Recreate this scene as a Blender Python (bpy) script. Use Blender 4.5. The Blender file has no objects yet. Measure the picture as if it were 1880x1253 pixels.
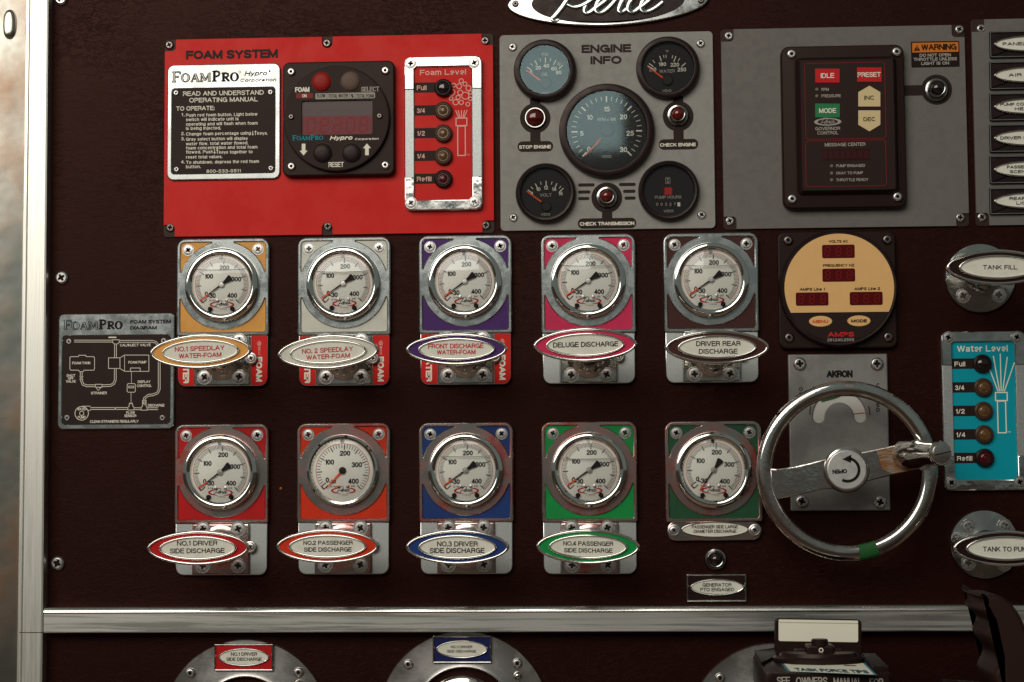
import bpy, bmesh, math, os, random
from math import radians as rad, sin, cos, pi, atan2, hypot, tan
from mathutils import Matrix, Vector
from mathutils.geometry import tessellate_polygon

random.seed(7)
SC = bpy.context.scene
COL = SC.collection

# ------------------------------------------------------------------ camera
S = 0.0005                     # metres per panel unit (half a millimetre)
F = 3432.0                     # focal length in photo pixels
D = F * S                      # distance camera - panel, metres
CX, CY = 940.0, 626.5
TH = math.atan(253.5 / F)
PS = math.atan(190.0 / F * cos(TH))
RM = (Matrix.Rotation(PS, 3, 'Z') @ Matrix.Rotation(pi / 2 + TH, 3, 'X') @ Matrix.Rotation(-0.0065, 3, 'Z'))
cam = bpy.data.cameras.new('camera')
cam.sensor_fit = 'HORIZONTAL'; cam.sensor_width = 36.0
cam.lens = F / 1880.0 * 36.0
cam.clip_start = 0.05; cam.clip_end = 3000
camo = bpy.data.objects.new('camera', cam); COL.objects.link(camo)
camo.matrix_world = Matrix.Translation((0, -D, 0)) @ RM.to_4x4()
SC.camera = camo

# ------------------------------------------------------------------ light
W = bpy.data.worlds.new('World'); SC.world = W; W.use_nodes = True
bg = W.node_tree.nodes['Background']
bg.inputs[0].default_value = (0.86, 1.0, 0.96, 1); bg.inputs[1].default_value = 0.13
# wide area lamp for daylight, added behind and to the left of the camera
al = bpy.data.lights.new('wide_key_lamp', 'AREA'); al.shape = 'RECTANGLE'; al.size = 4.5; al.size_y = 2.85
al.energy = 186; al.color = (1.0, 0.985, 0.93)
alo = bpy.data.objects.new('wide_key_lamp', al); COL.objects.link(alo)
alo.location = (-2.22, -3.6, 2.36); 
alo.rotation_euler = Vector((0, -1, 0.0)).to_track_quat('Z', 'Y').to_euler()
vs = SC.view_settings
vs.view_transform = 'Standard'; vs.look = 'None'; vs.exposure = 0.0; vs.gamma = 1.0; vs.use_curve_mapping = False

# ------------------------------------------------------------------ photo pixel -> panel units
def P(u, v, z=0.0):
    """panel coordinates (x right, y up, units of S) of the point at height z above the panel seen at photo pixel u, v"""
    d = RM @ Vector(((u - CX) / F, -(v - CY) / F, -1.0))
    t = (D - z * S) / d.y
    return (t * d.x / S, t * d.z / S)
def PR(u0, v0, u1, v1, z=0.0):
    um, vm = (u0 + u1) / 2, (v0 + v1) / 2
    return P(u0, vm, z)[0], P(um, v1, z)[1], P(u1, vm, z)[0], P(um, v0, z)[1]
def KZ(z): return 1 - z / F
def zoom(ou, ov, k): return lambda x, y: (ou + x / k, ov + y / k)

# ------------------------------------------------------------------ materials
def lin(c):
    c = c / 255.0
    return c / 12.92 if c <= 0.04045 else ((c + 0.055) / 1.055) ** 2.4
def rgb(r, g, b): return (lin(r), lin(g), lin(b), 1)
MATS = {}
def material(name, col, rough=0.5, metal=0.0, spec=0.5, coat=0.0, var=0.0, vscale=60.0, col2=None, rvar=0.0,
             bump=0.0, bscale=900.0, stretch=(1, 1, 1), bdist=0.0003, lo=0.42, hi=0.62, detail=5.0, trans=0.0, emit=None):
    m = bpy.data.materials.new(name); m.use_nodes = True
    t = m.node_tree; b = t.nodes['Principled BSDF']; L = t.links.new
    b.inputs['Base Color'].default_value = col
    b.inputs['Roughness'].default_value = rough
    b.inputs['Metallic'].default_value = metal
    b.inputs['Specular IOR Level'].default_value = spec * (1 if metal or coat else 0.5)
    if not metal: b.inputs['Specular Tint'].default_value = (1, 0.8, 0.7, 1)
    b.inputs['Coat Weight'].default_value = coat
    b.inputs['Coat Roughness'].default_value = 0.08
    if trans: b.inputs['Transmission Weight'].default_value = trans
    if emit:
        b.inputs['Emission Color'].default_value = emit[0]; b.inputs['Emission Strength'].default_value = emit[1]
    if var or rvar or bump:
        g = t.nodes.new('ShaderNodeNewGeometry'); mp = t.nodes.new('ShaderNodeMapping')
        mp.inputs['Scale'].default_value = stretch
        L(g.outputs['Position'], mp.inputs['Vector'])
    if var or rvar:
        n = t.nodes.new('ShaderNodeTexNoise'); n.inputs['Scale'].default_value = vscale
        n.inputs['Detail'].default_value = detail; n.inputs['Roughness'].default_value = 0.65
        L(mp.outputs[0], n.inputs['Vector'])
        r = t.nodes.new('ShaderNodeMapRange')
        r.inputs['From Min'].default_value = lo; r.inputs['From Max'].default_value = hi
        L(n.outputs['Fac'], r.inputs['Value'])
        if var:
            mx = t.nodes.new('ShaderNodeMix'); mx.data_type = 'RGBA'
            c2 = col2 if col2 else (col[0] * 0.5, col[1] * 0.5, col[2] * 0.5, 1)
            mx.inputs[6].default_value = col; mx.inputs[7].default_value = c2
            k = t.nodes.new('ShaderNodeMath'); k.operation = 'MULTIPLY'; k.inputs[1].default_value = var
            L(r.outputs[0], k.inputs[0]); L(k.outputs[0], mx.inputs[0]); L(mx.outputs[2], b.inputs['Base Color'])
        if rvar:
            q = t.nodes.new('ShaderNodeMath'); q.operation = 'MULTIPLY_ADD'
            q.inputs[1].default_value = rvar; q.inputs[2].default_value = rough
            L(r.outputs[0], q.inputs[0]); L(q.outputs[0], b.inputs['Roughness'])
    if bump:
        n2 = t.nodes.new('ShaderNodeTexNoise'); n2.inputs['Scale'].default_value = bscale; n2.inputs['Detail'].default_value = 3
        L(mp.outputs[0], n2.inputs['Vector'])
        bp = t.nodes.new('ShaderNodeBump'); bp.inputs['Strength'].default_value = bump; bp.inputs['Distance'].default_value = bdist
        L(n2.outputs['Fac'], bp.inputs['Height']); L(bp.outputs[0], b.inputs['Normal'])
    MATS[name] = m
    return m

def vinyl():
    m = material('black_vinyl', rgb(28, 7, 4), 0.42, spec=0.33)
    t = m.node_tree; b = t.nodes['Principled BSDF']; L = t.links.new
    g = t.nodes.new('ShaderNodeNewGeometry'); mp = t.nodes.new('ShaderNodeMapping')
    mp.inputs['Scale'].default_value = (85, 1, 170); mp.inputs['Rotation'].default_value = (0, rad(6), 0)
    L(g.outputs['Position'], mp.inputs['Vector'])
    n = t.nodes.new('ShaderNodeTexNoise'); n.inputs['Scale'].default_value = 1.0; n.inputs['Detail'].default_value = 6
    n.inputs['Roughness'].default_value = 0.62; n.inputs['Distortion'].default_value = 1.1
    L(mp.outputs[0], n.inputs['Vector'])
    a = t.nodes.new('ShaderNodeMath'); a.operation = 'SUBTRACT'; a.inputs[1].default_value = 0.5; L(n.outputs['Fac'], a.inputs[0])
    c = t.nodes.new('ShaderNodeMath'); c.operation = 'ABSOLUTE'; L(a.outputs[0], c.inputs[0])
    r = t.nodes.new('ShaderNodeMapRange'); r.inputs['From Max'].default_value = 0.045; L(c.outputs[0], r.inputs['Value'])
    n3 = t.nodes.new('ShaderNodeTexNoise'); n3.inputs['Scale'].default_value = 9; n3.inputs['Detail'].default_value = 3
    L(g.outputs['Position'], n3.inputs['Vector'])
    r3 = t.nodes.new('ShaderNodeMapRange'); r3.inputs['From Min'].default_value = 0.4; r3.inputs['From Max'].default_value = 0.62
    r3.inputs['To Min'].default_value = 0.45
    L(n3.outputs['Fac'], r3.inputs['Value'])
    b.inputs['Specular Tint'].default_value = (1, 0.5, 0.42, 1)
    n2 = t.nodes.new('ShaderNodeTexNoise'); n2.inputs['Scale'].default_value = 1500; n2.inputs['Detail'].default_value = 2
    L(g.outputs['Position'], n2.inputs['Vector'])
    b1 = t.nodes.new('ShaderNodeBump'); b1.inputs['Distance'].default_value = 0.0002; b1.inputs['Strength'].default_value = 0.5
    L(n2.outputs['Fac'], b1.inputs['Height'])
    b2 = t.nodes.new('ShaderNodeBump'); b2.inputs['Distance'].default_value = 0.0001
    L(r3.outputs[0], b2.inputs['Strength'])
    L(r.outputs[0], b2.inputs['Height']); L(b1.outputs[0], b2.inputs['Normal']); L(b2.outputs[0], b.inputs['Normal'])
    n4 = t.nodes.new('ShaderNodeTexNoise'); n4.inputs['Scale'].default_value = 14; n4.inputs['Detail'].default_value = 6
    L(g.outputs['Position'], n4.inputs['Vector'])
    r4 = t.nodes.new('ShaderNodeMapRange'); r4.inputs['From Min'].default_value = 0.3; r4.inputs['From Max'].default_value = 0.7
    r4.inputs['To Min'].default_value = 0.41; r4.inputs['To Max'].default_value = 0.46
    L(n4.outputs['Fac'], r4.inputs['Value']); L(r4.outputs[0], b.inputs['Roughness'])
    return m

def glass(name, tint=(1, 1, 1, 1), ior=1.5, rough=0.03, refl=(1, 1, 1, 1)):
    m = bpy.data.materials.new(name); m.use_nodes = True
    t = m.node_tree; t.nodes.clear(); L = t.links.new
    o = t.nodes.new('ShaderNodeOutputMaterial'); mx = t.nodes.new('ShaderNodeMixShader')
    tr = t.nodes.new('ShaderNodeBsdfTransparent'); tr.inputs[0].default_value = tint
    gl = t.nodes.new('ShaderNodeBsdfGlossy'); gl.inputs['Roughness'].default_value = rough; gl.inputs['Color'].default_value = refl
    fr = t.nodes.new('ShaderNodeFresnel'); fr.inputs[0].default_value = ior
    L(fr.outputs[0], mx.inputs[0]); L(tr.outputs[0], mx.inputs[1]); L(gl.outputs[0], mx.inputs[2]); L(mx.outputs[0], o.inputs[0])
    MATS[name] = m
    return m

VINYL = vinyl()
CHROME = material('chrome', (0.66, 0.64, 0.59, 1), 0.08, 1, rvar=0.1, vscale=60, var=0.6, col2=(0.34, 0.32, 0.30, 1), bump=0.32, bscale=48, bdist=0.0014)
PLATEM = material('bright_plate_metal', (0.40, 0.40, 0.37, 1), 0.16, 1, rvar=0.12, vscale=40, var=0.5, col2=(0.25, 0.25, 0.23, 1), bump=0.05, bscale=40, bdist=0.0012)
BADGE = material('badge_chrome', (0.52, 0.52, 0.48, 1), 0.1, 1, rvar=0.1, vscale=50, var=0.5, col2=(0.30, 0.30, 0.28, 1))
BEZEL = material('bright_bezel_chrome', (0.80, 0.77, 0.71, 1), 0.07, 1, bump=0.05, bscale=160, bdist=0.0006)
CAST = material('pitted_chrome', (0.60, 0.61, 0.58, 1), 0.15, 1, var=0.85, vscale=70, col2=(0.24, 0.25, 0.24, 1), rvar=0.16, bump=0.05, bscale=500, lo=0.42, hi=0.70, detail=9)
CASTREFL = material('red_reflection_chrome', (0.60, 0.52, 0.47, 1), 0.17, 1, var=1.0, vscale=24, col2=(0.36, 0.10, 0.085, 1), rvar=0.15, bump=0.07, bscale=500, lo=0.40, hi=0.62, detail=10)  # reflection of something red, painted into the metal as mottled colour
SPECK = material('speckled_silver', (0.48, 0.49, 0.46, 1), 0.42, 0.8, var=0.6, vscale=1600, col2=(0.26, 0.26, 0.24, 1), bump=0.3, bscale=1700, detail=2)
BRUSHV = material('brushed_aluminium_upright', (0.78, 0.74, 0.65, 1), 0.34, 1, var=0.35, vscale=30, stretch=(40, 1, 0.6), rvar=0.1, bump=0.08, bscale=60)
BRUSHH = material('brushed_aluminium_level', (0.86, 0.82, 0.74, 1), 0.27, 1, var=0.75, vscale=26, stretch=(0.25, 1, 10), rvar=0.22, bump=0.06, bscale=60)  # darker streaks in the colour also imitate uneven reflection
POLISH = material('polished_sheet', (0.60, 0.58, 0.50, 1), 0.2, 1, var=0.9, vscale=7, col2=(0.42, 0.26, 0.17, 1), rvar=0.12, bump=0.2, bscale=14, bdist=0.004)
STEEL = material('screw_steel', (0.62, 0.58, 0.54, 1), 0.26, 1, var=0.5, vscale=500, rvar=0.15)
DIRTSHADE = material('screw_recess_dirt_shade', rgb(30, 14, 10), 0.8)  # dark fill of the recesses: dirt, with their shade painted in
DARKSTEEL = material('dark_screw_steel', (0.22, 0.18, 0.16, 1), 0.3, 1, var=0.4, vscale=400)
BLACK = material('black_plastic', rgb(33, 20, 18), 0.42, spec=0.4, var=0.3, vscale=200, bump=0.1, bscale=2200)
SATIN = material('black_satin_face', rgb(38, 27, 24), 0.5, spec=0.35, var=0.25, vscale=90, bump=0.05, bscale=2500)
GLOSSB = material('black_gloss_bezel', rgb(30, 20, 20), 0.28, spec=0.5, rvar=0.15, vscale=80)
DIALB = material('black_dial', rgb(44, 38, 36), 0.65, spec=0.3)
PRINTB = material('black_print', rgb(28, 18, 17), 0.6, spec=0.3)
PRINTD = material('dark_print', rgb(48, 36, 34), 0.6, spec=0.3)
PRINTW = material('cream_print', rgb(238, 229, 208), 0.6, spec=0.3)
PRINTG = material('grey_print', rgb(165, 158, 146), 0.6, spec=0.3)
PRINTR = material('red_print', rgb(196, 40, 42), 0.6, spec=0.3)
PRINTP = material('pale_red_print', rgb(206, 96, 92), 0.6, spec=0.3)
PRINTO = material('orange_needle', rgb(244, 92, 48), 0.5, spec=0.3)
PRINTT = material('teal_print', rgb(28, 140, 150), 0.6, spec=0.3)
PRINTGR = material('dim_grey_print', rgb(112, 104, 96), 0.6, spec=0.3)
REDP = material('red_enamel_plate', rgb(206, 29, 25), 0.42, spec=0.4, var=0.15, vscale=30, col2=rgb(190, 27, 26), bump=0.06, bscale=1500, rvar=0.14)
GREYP = material('grey_enamel_plate', rgb(146, 142, 134), 0.42, spec=0.5, var=0.3, vscale=160, col2=rgb(128, 124, 118), bump=0.06, bscale=1500, detail=8, rvar=0.25)
GREYD = material('grey_plate_shaded', rgb(108, 103, 97), 0.45, spec=0.5, var=0.3, vscale=120, col2=rgb(96, 91, 86), bump=0.06, bscale=1500, detail=8, rvar=0.25)  # same paint as the engine plate, darkened for light falling off rightwards
BACKP = material('brown_backing_plate', rgb(50, 34, 30), 0.45, spec=0.4)
LABELW = material('ivory_label', rgb(226, 221, 204), 0.4, spec=0.4, var=0.3, vscale=120, col2=rgb(198, 192, 174))
DIALW = material('white_dial', rgb(242, 239, 227), 0.55, spec=0.3)
AKR = material('dull_zinc_plate', (0.27, 0.25, 0.23, 1), 0.5, 0.7, var=0.6, vscale=50, col2=(0.19, 0.17, 0.155, 1), bump=0.1, bscale=1100, rvar=0.12, detail=8)
RINGM = material('lamp_ring_metal', (0.42, 0.40, 0.37, 1), 0.14, 1, var=0.4, vscale=120)
LENSR = material('red_lens', rgb(72, 5, 8), 0.12, spec=0.6, coat=0.6)
LENSA = material('amber_red_lens', rgb(98, 14, 6), 0.12, spec=0.6, coat=0.6)
LENSK = material('dark_lens', rgb(26, 18, 20), 0.1, spec=0.6, coat=0.6)
LENSB = material('brown_amber_lens', rgb(104, 74, 40), 0.25, spec=0.5, coat=0.4, var=0.5, vscale=300, col2=rgb(70, 46, 24))
LENSM = material('maroon_lens', rgb(74, 10, 16), 0.22, spec=0.5, coat=0.4)
LEDR = material('dark_red_display', rgb(84, 4, 8), 0.25, spec=0.5)
LEDW = material('red_window_filter', rgb(104, 30, 42), 0.3, spec=0.5)
LEDS = material('unlit_segment', rgb(128, 16, 22), 0.4)
LEDS2 = material('unlit_dark_segment', rgb(112, 8, 12), 0.4)
SMOKE = material('smoked_window', rgb(62, 52, 56), 0.2, spec=0.5)
RUBR = material('red_rubber_button', rgb(142, 26, 18), 0.45, spec=0.4, bump=0.05)
RUBG = material('taupe_rubber_button', rgb(98, 78, 66), 0.5, spec=0.4, bump=0.05)
RUBK = material('black_rubber_button', rgb(34, 26, 26), 0.42, spec=0.45)
GRIP = material('black_grip_plastic', rgb(42, 24, 20), 0.55, spec=0.4, bump=0.2, bscale=1500)
BEIGE = material('ivory_key', rgb(214, 190, 140), 0.5)
GREENK = material('green_key', rgb(32, 118, 72), 0.45)
REDK = material('red_key', rgb(190, 24, 30), 0.45)
ORANGEW = material('warning_orange', rgb(206, 112, 28), 0.5)
AMPF = material('apricot_face', rgb(230, 180, 116), 0.5, var=0.2, vscale=80, col2=rgb(214, 164, 102))
CYAN = material('cyan_face', rgb(0, 150, 164), 0.4, spec=0.4)
GREENT = material('green_tape', rgb(30, 84, 40), 0.6)
YELLOWW = material('worn_amber_paint', rgb(150, 98, 46), 0.4, 0.6, var=1.0, vscale=170, col2=(0.34, 0.27, 0.21, 1), stretch=(0.45, 1, 2.2), detail=8, lo=0.44, hi=0.58)
PAPER = material('paper_label', rgb(238, 230, 208), 0.6)
BLUEB = material('blue_border', rgb(60, 130, 150), 0.6)
HOLDER = material('black_holder', rgb(34, 20, 18), 0.35, spec=0.45, bump=0.08)
GLASS = glass('gauge_glass', ior=1.5)
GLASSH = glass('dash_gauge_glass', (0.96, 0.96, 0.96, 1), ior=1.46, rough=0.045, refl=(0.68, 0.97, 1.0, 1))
LIQ = material('liquid_line', rgb(150, 150, 142), 0.3)
INL = {}
def inlay(name, r, g, b):
    if name not in INL:
        INL[name] = material(name + '_enamel_inlay', rgb(r, g, b), 0.38, spec=0.45, var=0.2, vscale=70, bump=0.03, bscale=900)
    return INL[name]

# ------------------------------------------------------------------ mesh builder
def rrect(x0, y0, x1, y1, r, n=6):
    pts = []
    if r <= 0: return [(x0, y0), (x1, y0), (x1, y1), (x0, y1)]
    for cx, cy, a in ((x1 - r, y0 + r, -90), (x1 - r, y1 - r, 0), (x0 + r, y1 - r, 90), (x0 + r, y0 + r, 180)):
        for i in range(n + 1):
            t = rad(a + 90.0 * i / n); pts.append((cx + r * cos(t), cy + r * sin(t)))
    return pts
def ell(cx, cy, a, b, n=48, e=2.0, rot=0.0):
    pts = []
    for i in range(n):
        t = 2 * pi * i / n; c, s = cos(t), sin(t)
        x = a * math.copysign(abs(c) ** (2 / e), c); y = b * math.copysign(abs(s) ** (2 / e), s)
        pts.append((cx + x * cos(rot) - y * sin(rot), cy + x * sin(rot) + y * cos(rot)))
    return pts
def circ(cx, cy, r, n=48): return ell(cx, cy, r, r, n)
def arc(cx, cy, r, a0, a1, n=16):
    return [(cx + r * cos(rad(a0 + (a1 - a0) * i / n)), cy + r * sin(rad(a0 + (a1 - a0) * i / n))) for i in range(n + 1)]
def area(p): return sum(p[i][0] * p[(i + 1) % len(p)][1] - p[(i + 1) % len(p)][0] * p[i][1] for i in range(len(p))) / 2
def ccw(p): return list(p) if area(p) > 0 else list(reversed(p))
def inset(p, d):
    """move a counter-clockwise outline inwards by d"""
    n = len(p); out = []
    for i in range(n):
        ax, ay = p[i - 1]; bx, by = p[i]; cx, cy = p[(i + 1) % n]
        e1 = (bx - ax, by - ay); e2 = (cx - bx, cy - by)
        l1 = hypot(*e1) or 1e-9; l2 = hypot(*e2) or 1e-9
        n1 = (-e1[1] / l1, e1[0] / l1); n2 = (-e2[1] / l2, e2[0] / l2)
        mx, my = n1[0] + n2[0], n1[1] + n2[1]; q = mx * mx + my * my
        if q < 0.2: mx, my, q = n1[0] * 2, n1[1] * 2, 4
        out.append((bx + 2 * d * mx / q, by + 2 * d * my / q))
    return out
def smooth(pts, n=6, closed=False):
    """Catmull-Rom through the points"""
    out = []; N = len(pts); dim = len(pts[0])
    for i in range(N if closed else N - 1):
        g = lambda j: pts[j % N] if closed else pts[max(0, min(N - 1, j))]
        p0, p1, p2, p3 = g(i - 1), g(i), g(i + 1), g(i + 2)
        for k in range(n):
            t = k / n
            out.append(tuple(0.5 * (2 * p1[a] + (p2[a] - p0[a]) * t + (2 * p0[a] - 5 * p1[a] + 4 * p2[a] - p3[a]) * t * t
                                    + (3 * p1[a] - p0[a] - 3 * p2[a] + p3[a]) * t ** 3) for a in range(dim)))
    if not closed: out.append(tuple(pts[-1]))
    return out

# ------------------------------------------------------------------ lettering: a plain grotesque drawn as strokes
def AR(cx, cy, rx, ry, a0, a1, n=10):
    return [(cx + rx * cos(rad(a0 + (a1 - a0) * i / n)), cy + ry * sin(rad(a0 + (a1 - a0) * i / n))) for i in range(n + 1)]
XH = 0.76
def make_font():
    f = {}
    def g(ch, w, *st): f[ch] = (w, [list(p) for p in st])
    g('A', .76, [(0, 0), (.37, 1)], [(.39, 1), (.76, 0)], [(.13, .33), (.63, .33)])
    g('B', .64, [(0, 0), (0, 1), (.36, 1)] + AR(.36, .76, .25, .24, 80, -80, 8) + [(.3, .52), (0, .52)], [(.3, .52)] + AR(.38, .26, .26, .26, 80, -80, 8) + [(.3, 0), (0, 0)])
    g('C', .70, AR(.38, .5, .38, .5, 38, 322, 20))
    g('D', .70, [(0, 0), (0, 1), (.26, 1)] + AR(.26, .5, .44, .5, 80, -80, 14) + [(.26, 0), (0, 0)])
    g('E', .58, [(.58, 1), (0, 1), (0, 0), (.6, 0)], [(0, .53), (.54, .53)])
    g('F', .55, [(.56, 1), (0, 1), (0, 0)], [(0, .5), (.5, .5)])
    g('G', .76, AR(.39, .5, .39, .5, 40, 335, 20), [(.76, 0), (.76, .47), (.42, .47)])
    g('H', .68, [(0, 0), (0, 1)], [(.68, 0), (.68, 1)], [(0, .53), (.68, .53)])
    g('I', .0, [(0, 0), (0, 1)])
    g('J', .5, [(.5, 1), (.5, .25)] + AR(.25, .25, .25, .25, -10, -175, 8))
    g('K', .66, [(0, 0), (0, 1)], [(.62, 1), (.03, .38)], [(.22, .56), (.68, 0)])
    g('L', .52, [(0, 1), (0, 0), (.54, 0)])
    g('M', .82, [(0, 0), (0, 1)], [(.82, 0), (.82, 1)], [(.02, 1), (.41, .03)], [(.80, 1), (.41, .03)])
    g('N', .68, [(0, 0), (0, 1)], [(.68, 0), (.68, 1)], [(.02, 1), (.66, 0)])
    g('O', .80, AR(.4, .5, .4, .5, 0, 360, 26))
    g('P', .60, [(0, 0), (0, 1), (.34, 1)] + AR(.34, .735, .27, .265, 80, -80, 8) + [(.34, .47), (0, .47)])
    g('Q', .80, AR(.4, .5, .4, .5, 0, 360, 26), [(.46, .25), (.8, -.05)])
    g('R', .64, [(0, 0), (0, 1), (.36, 1)] + AR(.36, .75, .26, .25, 80, -80, 8) + [(.36, .5), (0, .5)], [(.36, .5)] + AR(.40, .32, .2, .18, 80, 10, 4) + [(.60, .12), (.65, 0)])
    sp = [(.62, .72), (.58, .90), (.33, 1), (.09, .92), (.03, .74), (.14, .57), (.48, .45), (.63, .27), (.56, .07), (.32, 0), (.06, .08), (0, .29)]
    g('S', .63, smooth(sp, 4))
    g('T', .66, [(0, 1), (.66, 1)], [(.33, 1), (.33, 0)])
    g('U', .66, [(0, 1), (0, .33)] + AR(.33, .33, .33, .33, 190, 350, 12) + [(.66, .33), (.66, 1)])
    g('V', .72, [(0, 1), (.355, 0)], [(.365, 0), (.72, 1)])
    g('W', 1.02, [(0, 1), (.25, 0)], [(.26, 0), (.5, 1)], [(.52, 1), (.76, 0)], [(.77, 0), (1.02, 1)])
    g('X', .68, [(0, 0), (.66, 1)], [(.02, 1), (.68, 0)])
    g('Y', .70, [(0, 1), (.35, .42)], [(.70, 1), (.35, .42)], [(.35, .46), (.35, 0)])
    g('Z', .62, [(.02, 1), (.60, 1)], [(.58, .98), (.03, .02)], [(0, 0), (.62, 0)])
    h = XH
    bowl = lambda x: AR(x, h / 2, .25, h / 2, 0, 360, 18)
    g('a', .48, smooth([(.02, .54), (.08, .68), (.24, .72), (.41, .66), (.44, .5), (.44, .16), (.47, .02), (.53, 0)], 3), smooth([(.44, .42), (.2, .38), (.04, .28), (.02, .12), (.13, .01), (.3, .03), (.44, .18)], 3))
    g('b', .50, [(0, 0), (0, 1)], AR(.25, h / 2, .25, h / 2, 0, 360, 18)); g('d', .50, [(.5, 0), (.5, 1)], bowl(.25))
    g('c', .46, AR(.25, h / 2, .25, h / 2, 42, 318, 16)); g('o', .52, AR(.26, h / 2, .26, h / 2, 0, 360, 18))
    g('e', .52, [(.01, .35), (.51, .35)] + AR(.26, h / 2, .25, h / 2, 5, 302, 18))
    g('f', .26, [(.30, .98), (.2, 1), (.13, .94), (.11, .8), (.11, 0)], [(0, h), (.27, h)])
    g('g', .48, bowl(.25), [(.5, h), (.5, .0)] + AR(.25, .0, .25, .26, -5, -165, 8)); g('q', .5, bowl(.25), [(.5, h), (.5, -.27)]); g('p', .5, bowl(.25), [(0, h), (0, -.27)])
    arch = lambda x, w: [(x, 0)] + [(x, .40)] + AR(x + w / 2, .46, w / 2, h - .46, 175, 5, 8) + [(x + w, .40), (x + w, 0)]
    g('h', .44, [(0, 0), (0, 1)], arch(0, .44)); g('n', .44, [(0, 0), (0, h)], arch(0, .44)); g('m', .74, [(0, 0), (0, h)], arch(0, .37), arch(.37, .37))
    g('u', .44, [(0, h), (0, .3)] + AR(.22, .26, .22, .26, 185, 355, 8) + [(.44, .3), (.44, h)], [(.44, 0), (.44, h)])
    g('i', 0, [(0, 0), (0, h)], [(0, .88), (0, 1.02)]); g('j', .1, [(.1, h), (.1, -.18), (.0, -.27)], [(.1, .88), (.1, 1.02)]); g('l', 0, [(0, 0), (0, 1)])
    g('k', .44, [(0, 0), (0, 1)], [(.42, h), (.02, .28)], [(.15, .42), (.45, 0)]); g('r', .26, [(0, 0), (0, h)], [(0, .45), (.05, .62), (.15, .71), (.28, .71)])
    g('s', .42, smooth([(.40, .52), (.35, .67), (.2, h), (.06, .66), (.03, .52), (.12, .42), (.32, .33), (.41, .2), (.34, .04), (.2, 0), (.05, .05), (0, .2)], 3))
    g('t', .26, [(.11, .92), (.11, .12), (.16, .02), (.28, .02)], [(0, h), (.27, h)]); g('v', .46, [(0, h), (.225, 0)], [(.235, 0), (.46, h)])
    g('w', .70, [(0, h), (.17, 0)], [(.18, 0), (.34, h)], [(.36, h), (.52, 0)], [(.53, 0), (.70, h)]); g('x', .44, [(0, 0), (.43, h)], [(.01, h), (.44, 0)])
    g('y', .46, [(0, h), (.235, 0)], [(.46, h), (.22, -.06), (.13, -.25), (.02, -.26)]); g('z', .42, [(0, h), (.42, h), (.01, 0), (.43, 0)])
    g('0', .52, AR(.26, .5, .26, .5, 0, 360, 22)); g('1', .24, [(0, .78), (.14, .84), (.22, 1)], [(.22, 1), (.22, 0)])
    g('2', .52, smooth([(.01, .68), (.06, .9), (.26, 1), (.47, .91), (.5, .7), (.4, .5), (.14, .26), (.02, .03)], 4), [(0, 0), (.54, 0)])
    g('3', .52, smooth([(.02, .74), (.09, .94), (.27, 1), (.46, .92), (.49, .74), (.4, .57), (.2, .53)], 4), smooth([(.2, .53), (.42, .49), (.53, .3), (.46, .08), (.25, 0), (.06, .08), (0, .27)], 4))
    g('4', .54, [(.42, 0), (.42, 1)], [(.41, 1), (.0, .27)], [(0, .26), (.56, .26)])
    g('5', .52, [(.48, 1), (.1, 1), (.05, .48)], smooth([(.05, .48), (.25, .62), (.46, .54), (.53, .32), (.44, .08), (.24, 0), (.06, .07), (0, .24)], 4))
    g('6', .52, smooth([(.48, .8), (.4, .96), (.25, 1), (.08, .86), (0, .5), (.04, .16), (.25, 0), (.46, .1), (.52, .32), (.45, .53), (.27, .61), (.08, .5), (.01, .32)], 4))
    g('7', .52, [(0, 1), (.52, 1)], smooth([(.52, 1), (.33, .66), (.2, .3), (.16, 0)], 4)); g('8', .52, AR(.26, .765, .22, .235, 0, 360, 16), AR(.26, .265, .26, .265, 0, 360, 18))
    g('9', .52, [(.52 - a, 1 - b) for a, b in f['6'][1][0]])
    g('.', 0, [(0, -.07), (0, .07)]); g(',', .04, [(.04, .07), (.03, -.08), (0, -.16)]); g(':', 0, [(0, -.05), (0, .09)], [(0, .52), (0, .66)])
    g('-', .26, [(0, .36), (.28, .36)]); g('/', .32, [(0, -.03), (.32, 1.03)]); g('%', .8, AR(.16, .75, .16, .24, 0, 360, 12), AR(.64, .25, .16, .24, 0, 360, 12), [(.2, 0), (.6, 1)])
    g('\u00b0', .24, AR(.12, .86, .12, .14, 0, 360, 12))
    return f
FONT = make_font()
GAP = 0.25
WT = (0.125, 0.165, 0.21, 0.255)
def natural(st): return sum((FONT[c][0] + GAP) if c in FONT else 0.42 for c in st)

def bead(w, z, h, n=8, d0=0.0):
    """(inset, z) profile of a rounded rim of width w and height h"""
    return [(d0 + w / 2 * (1 - cos(pi * i / n)), z + h * sin(pi * i / n)) for i in range(n + 1)]

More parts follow.
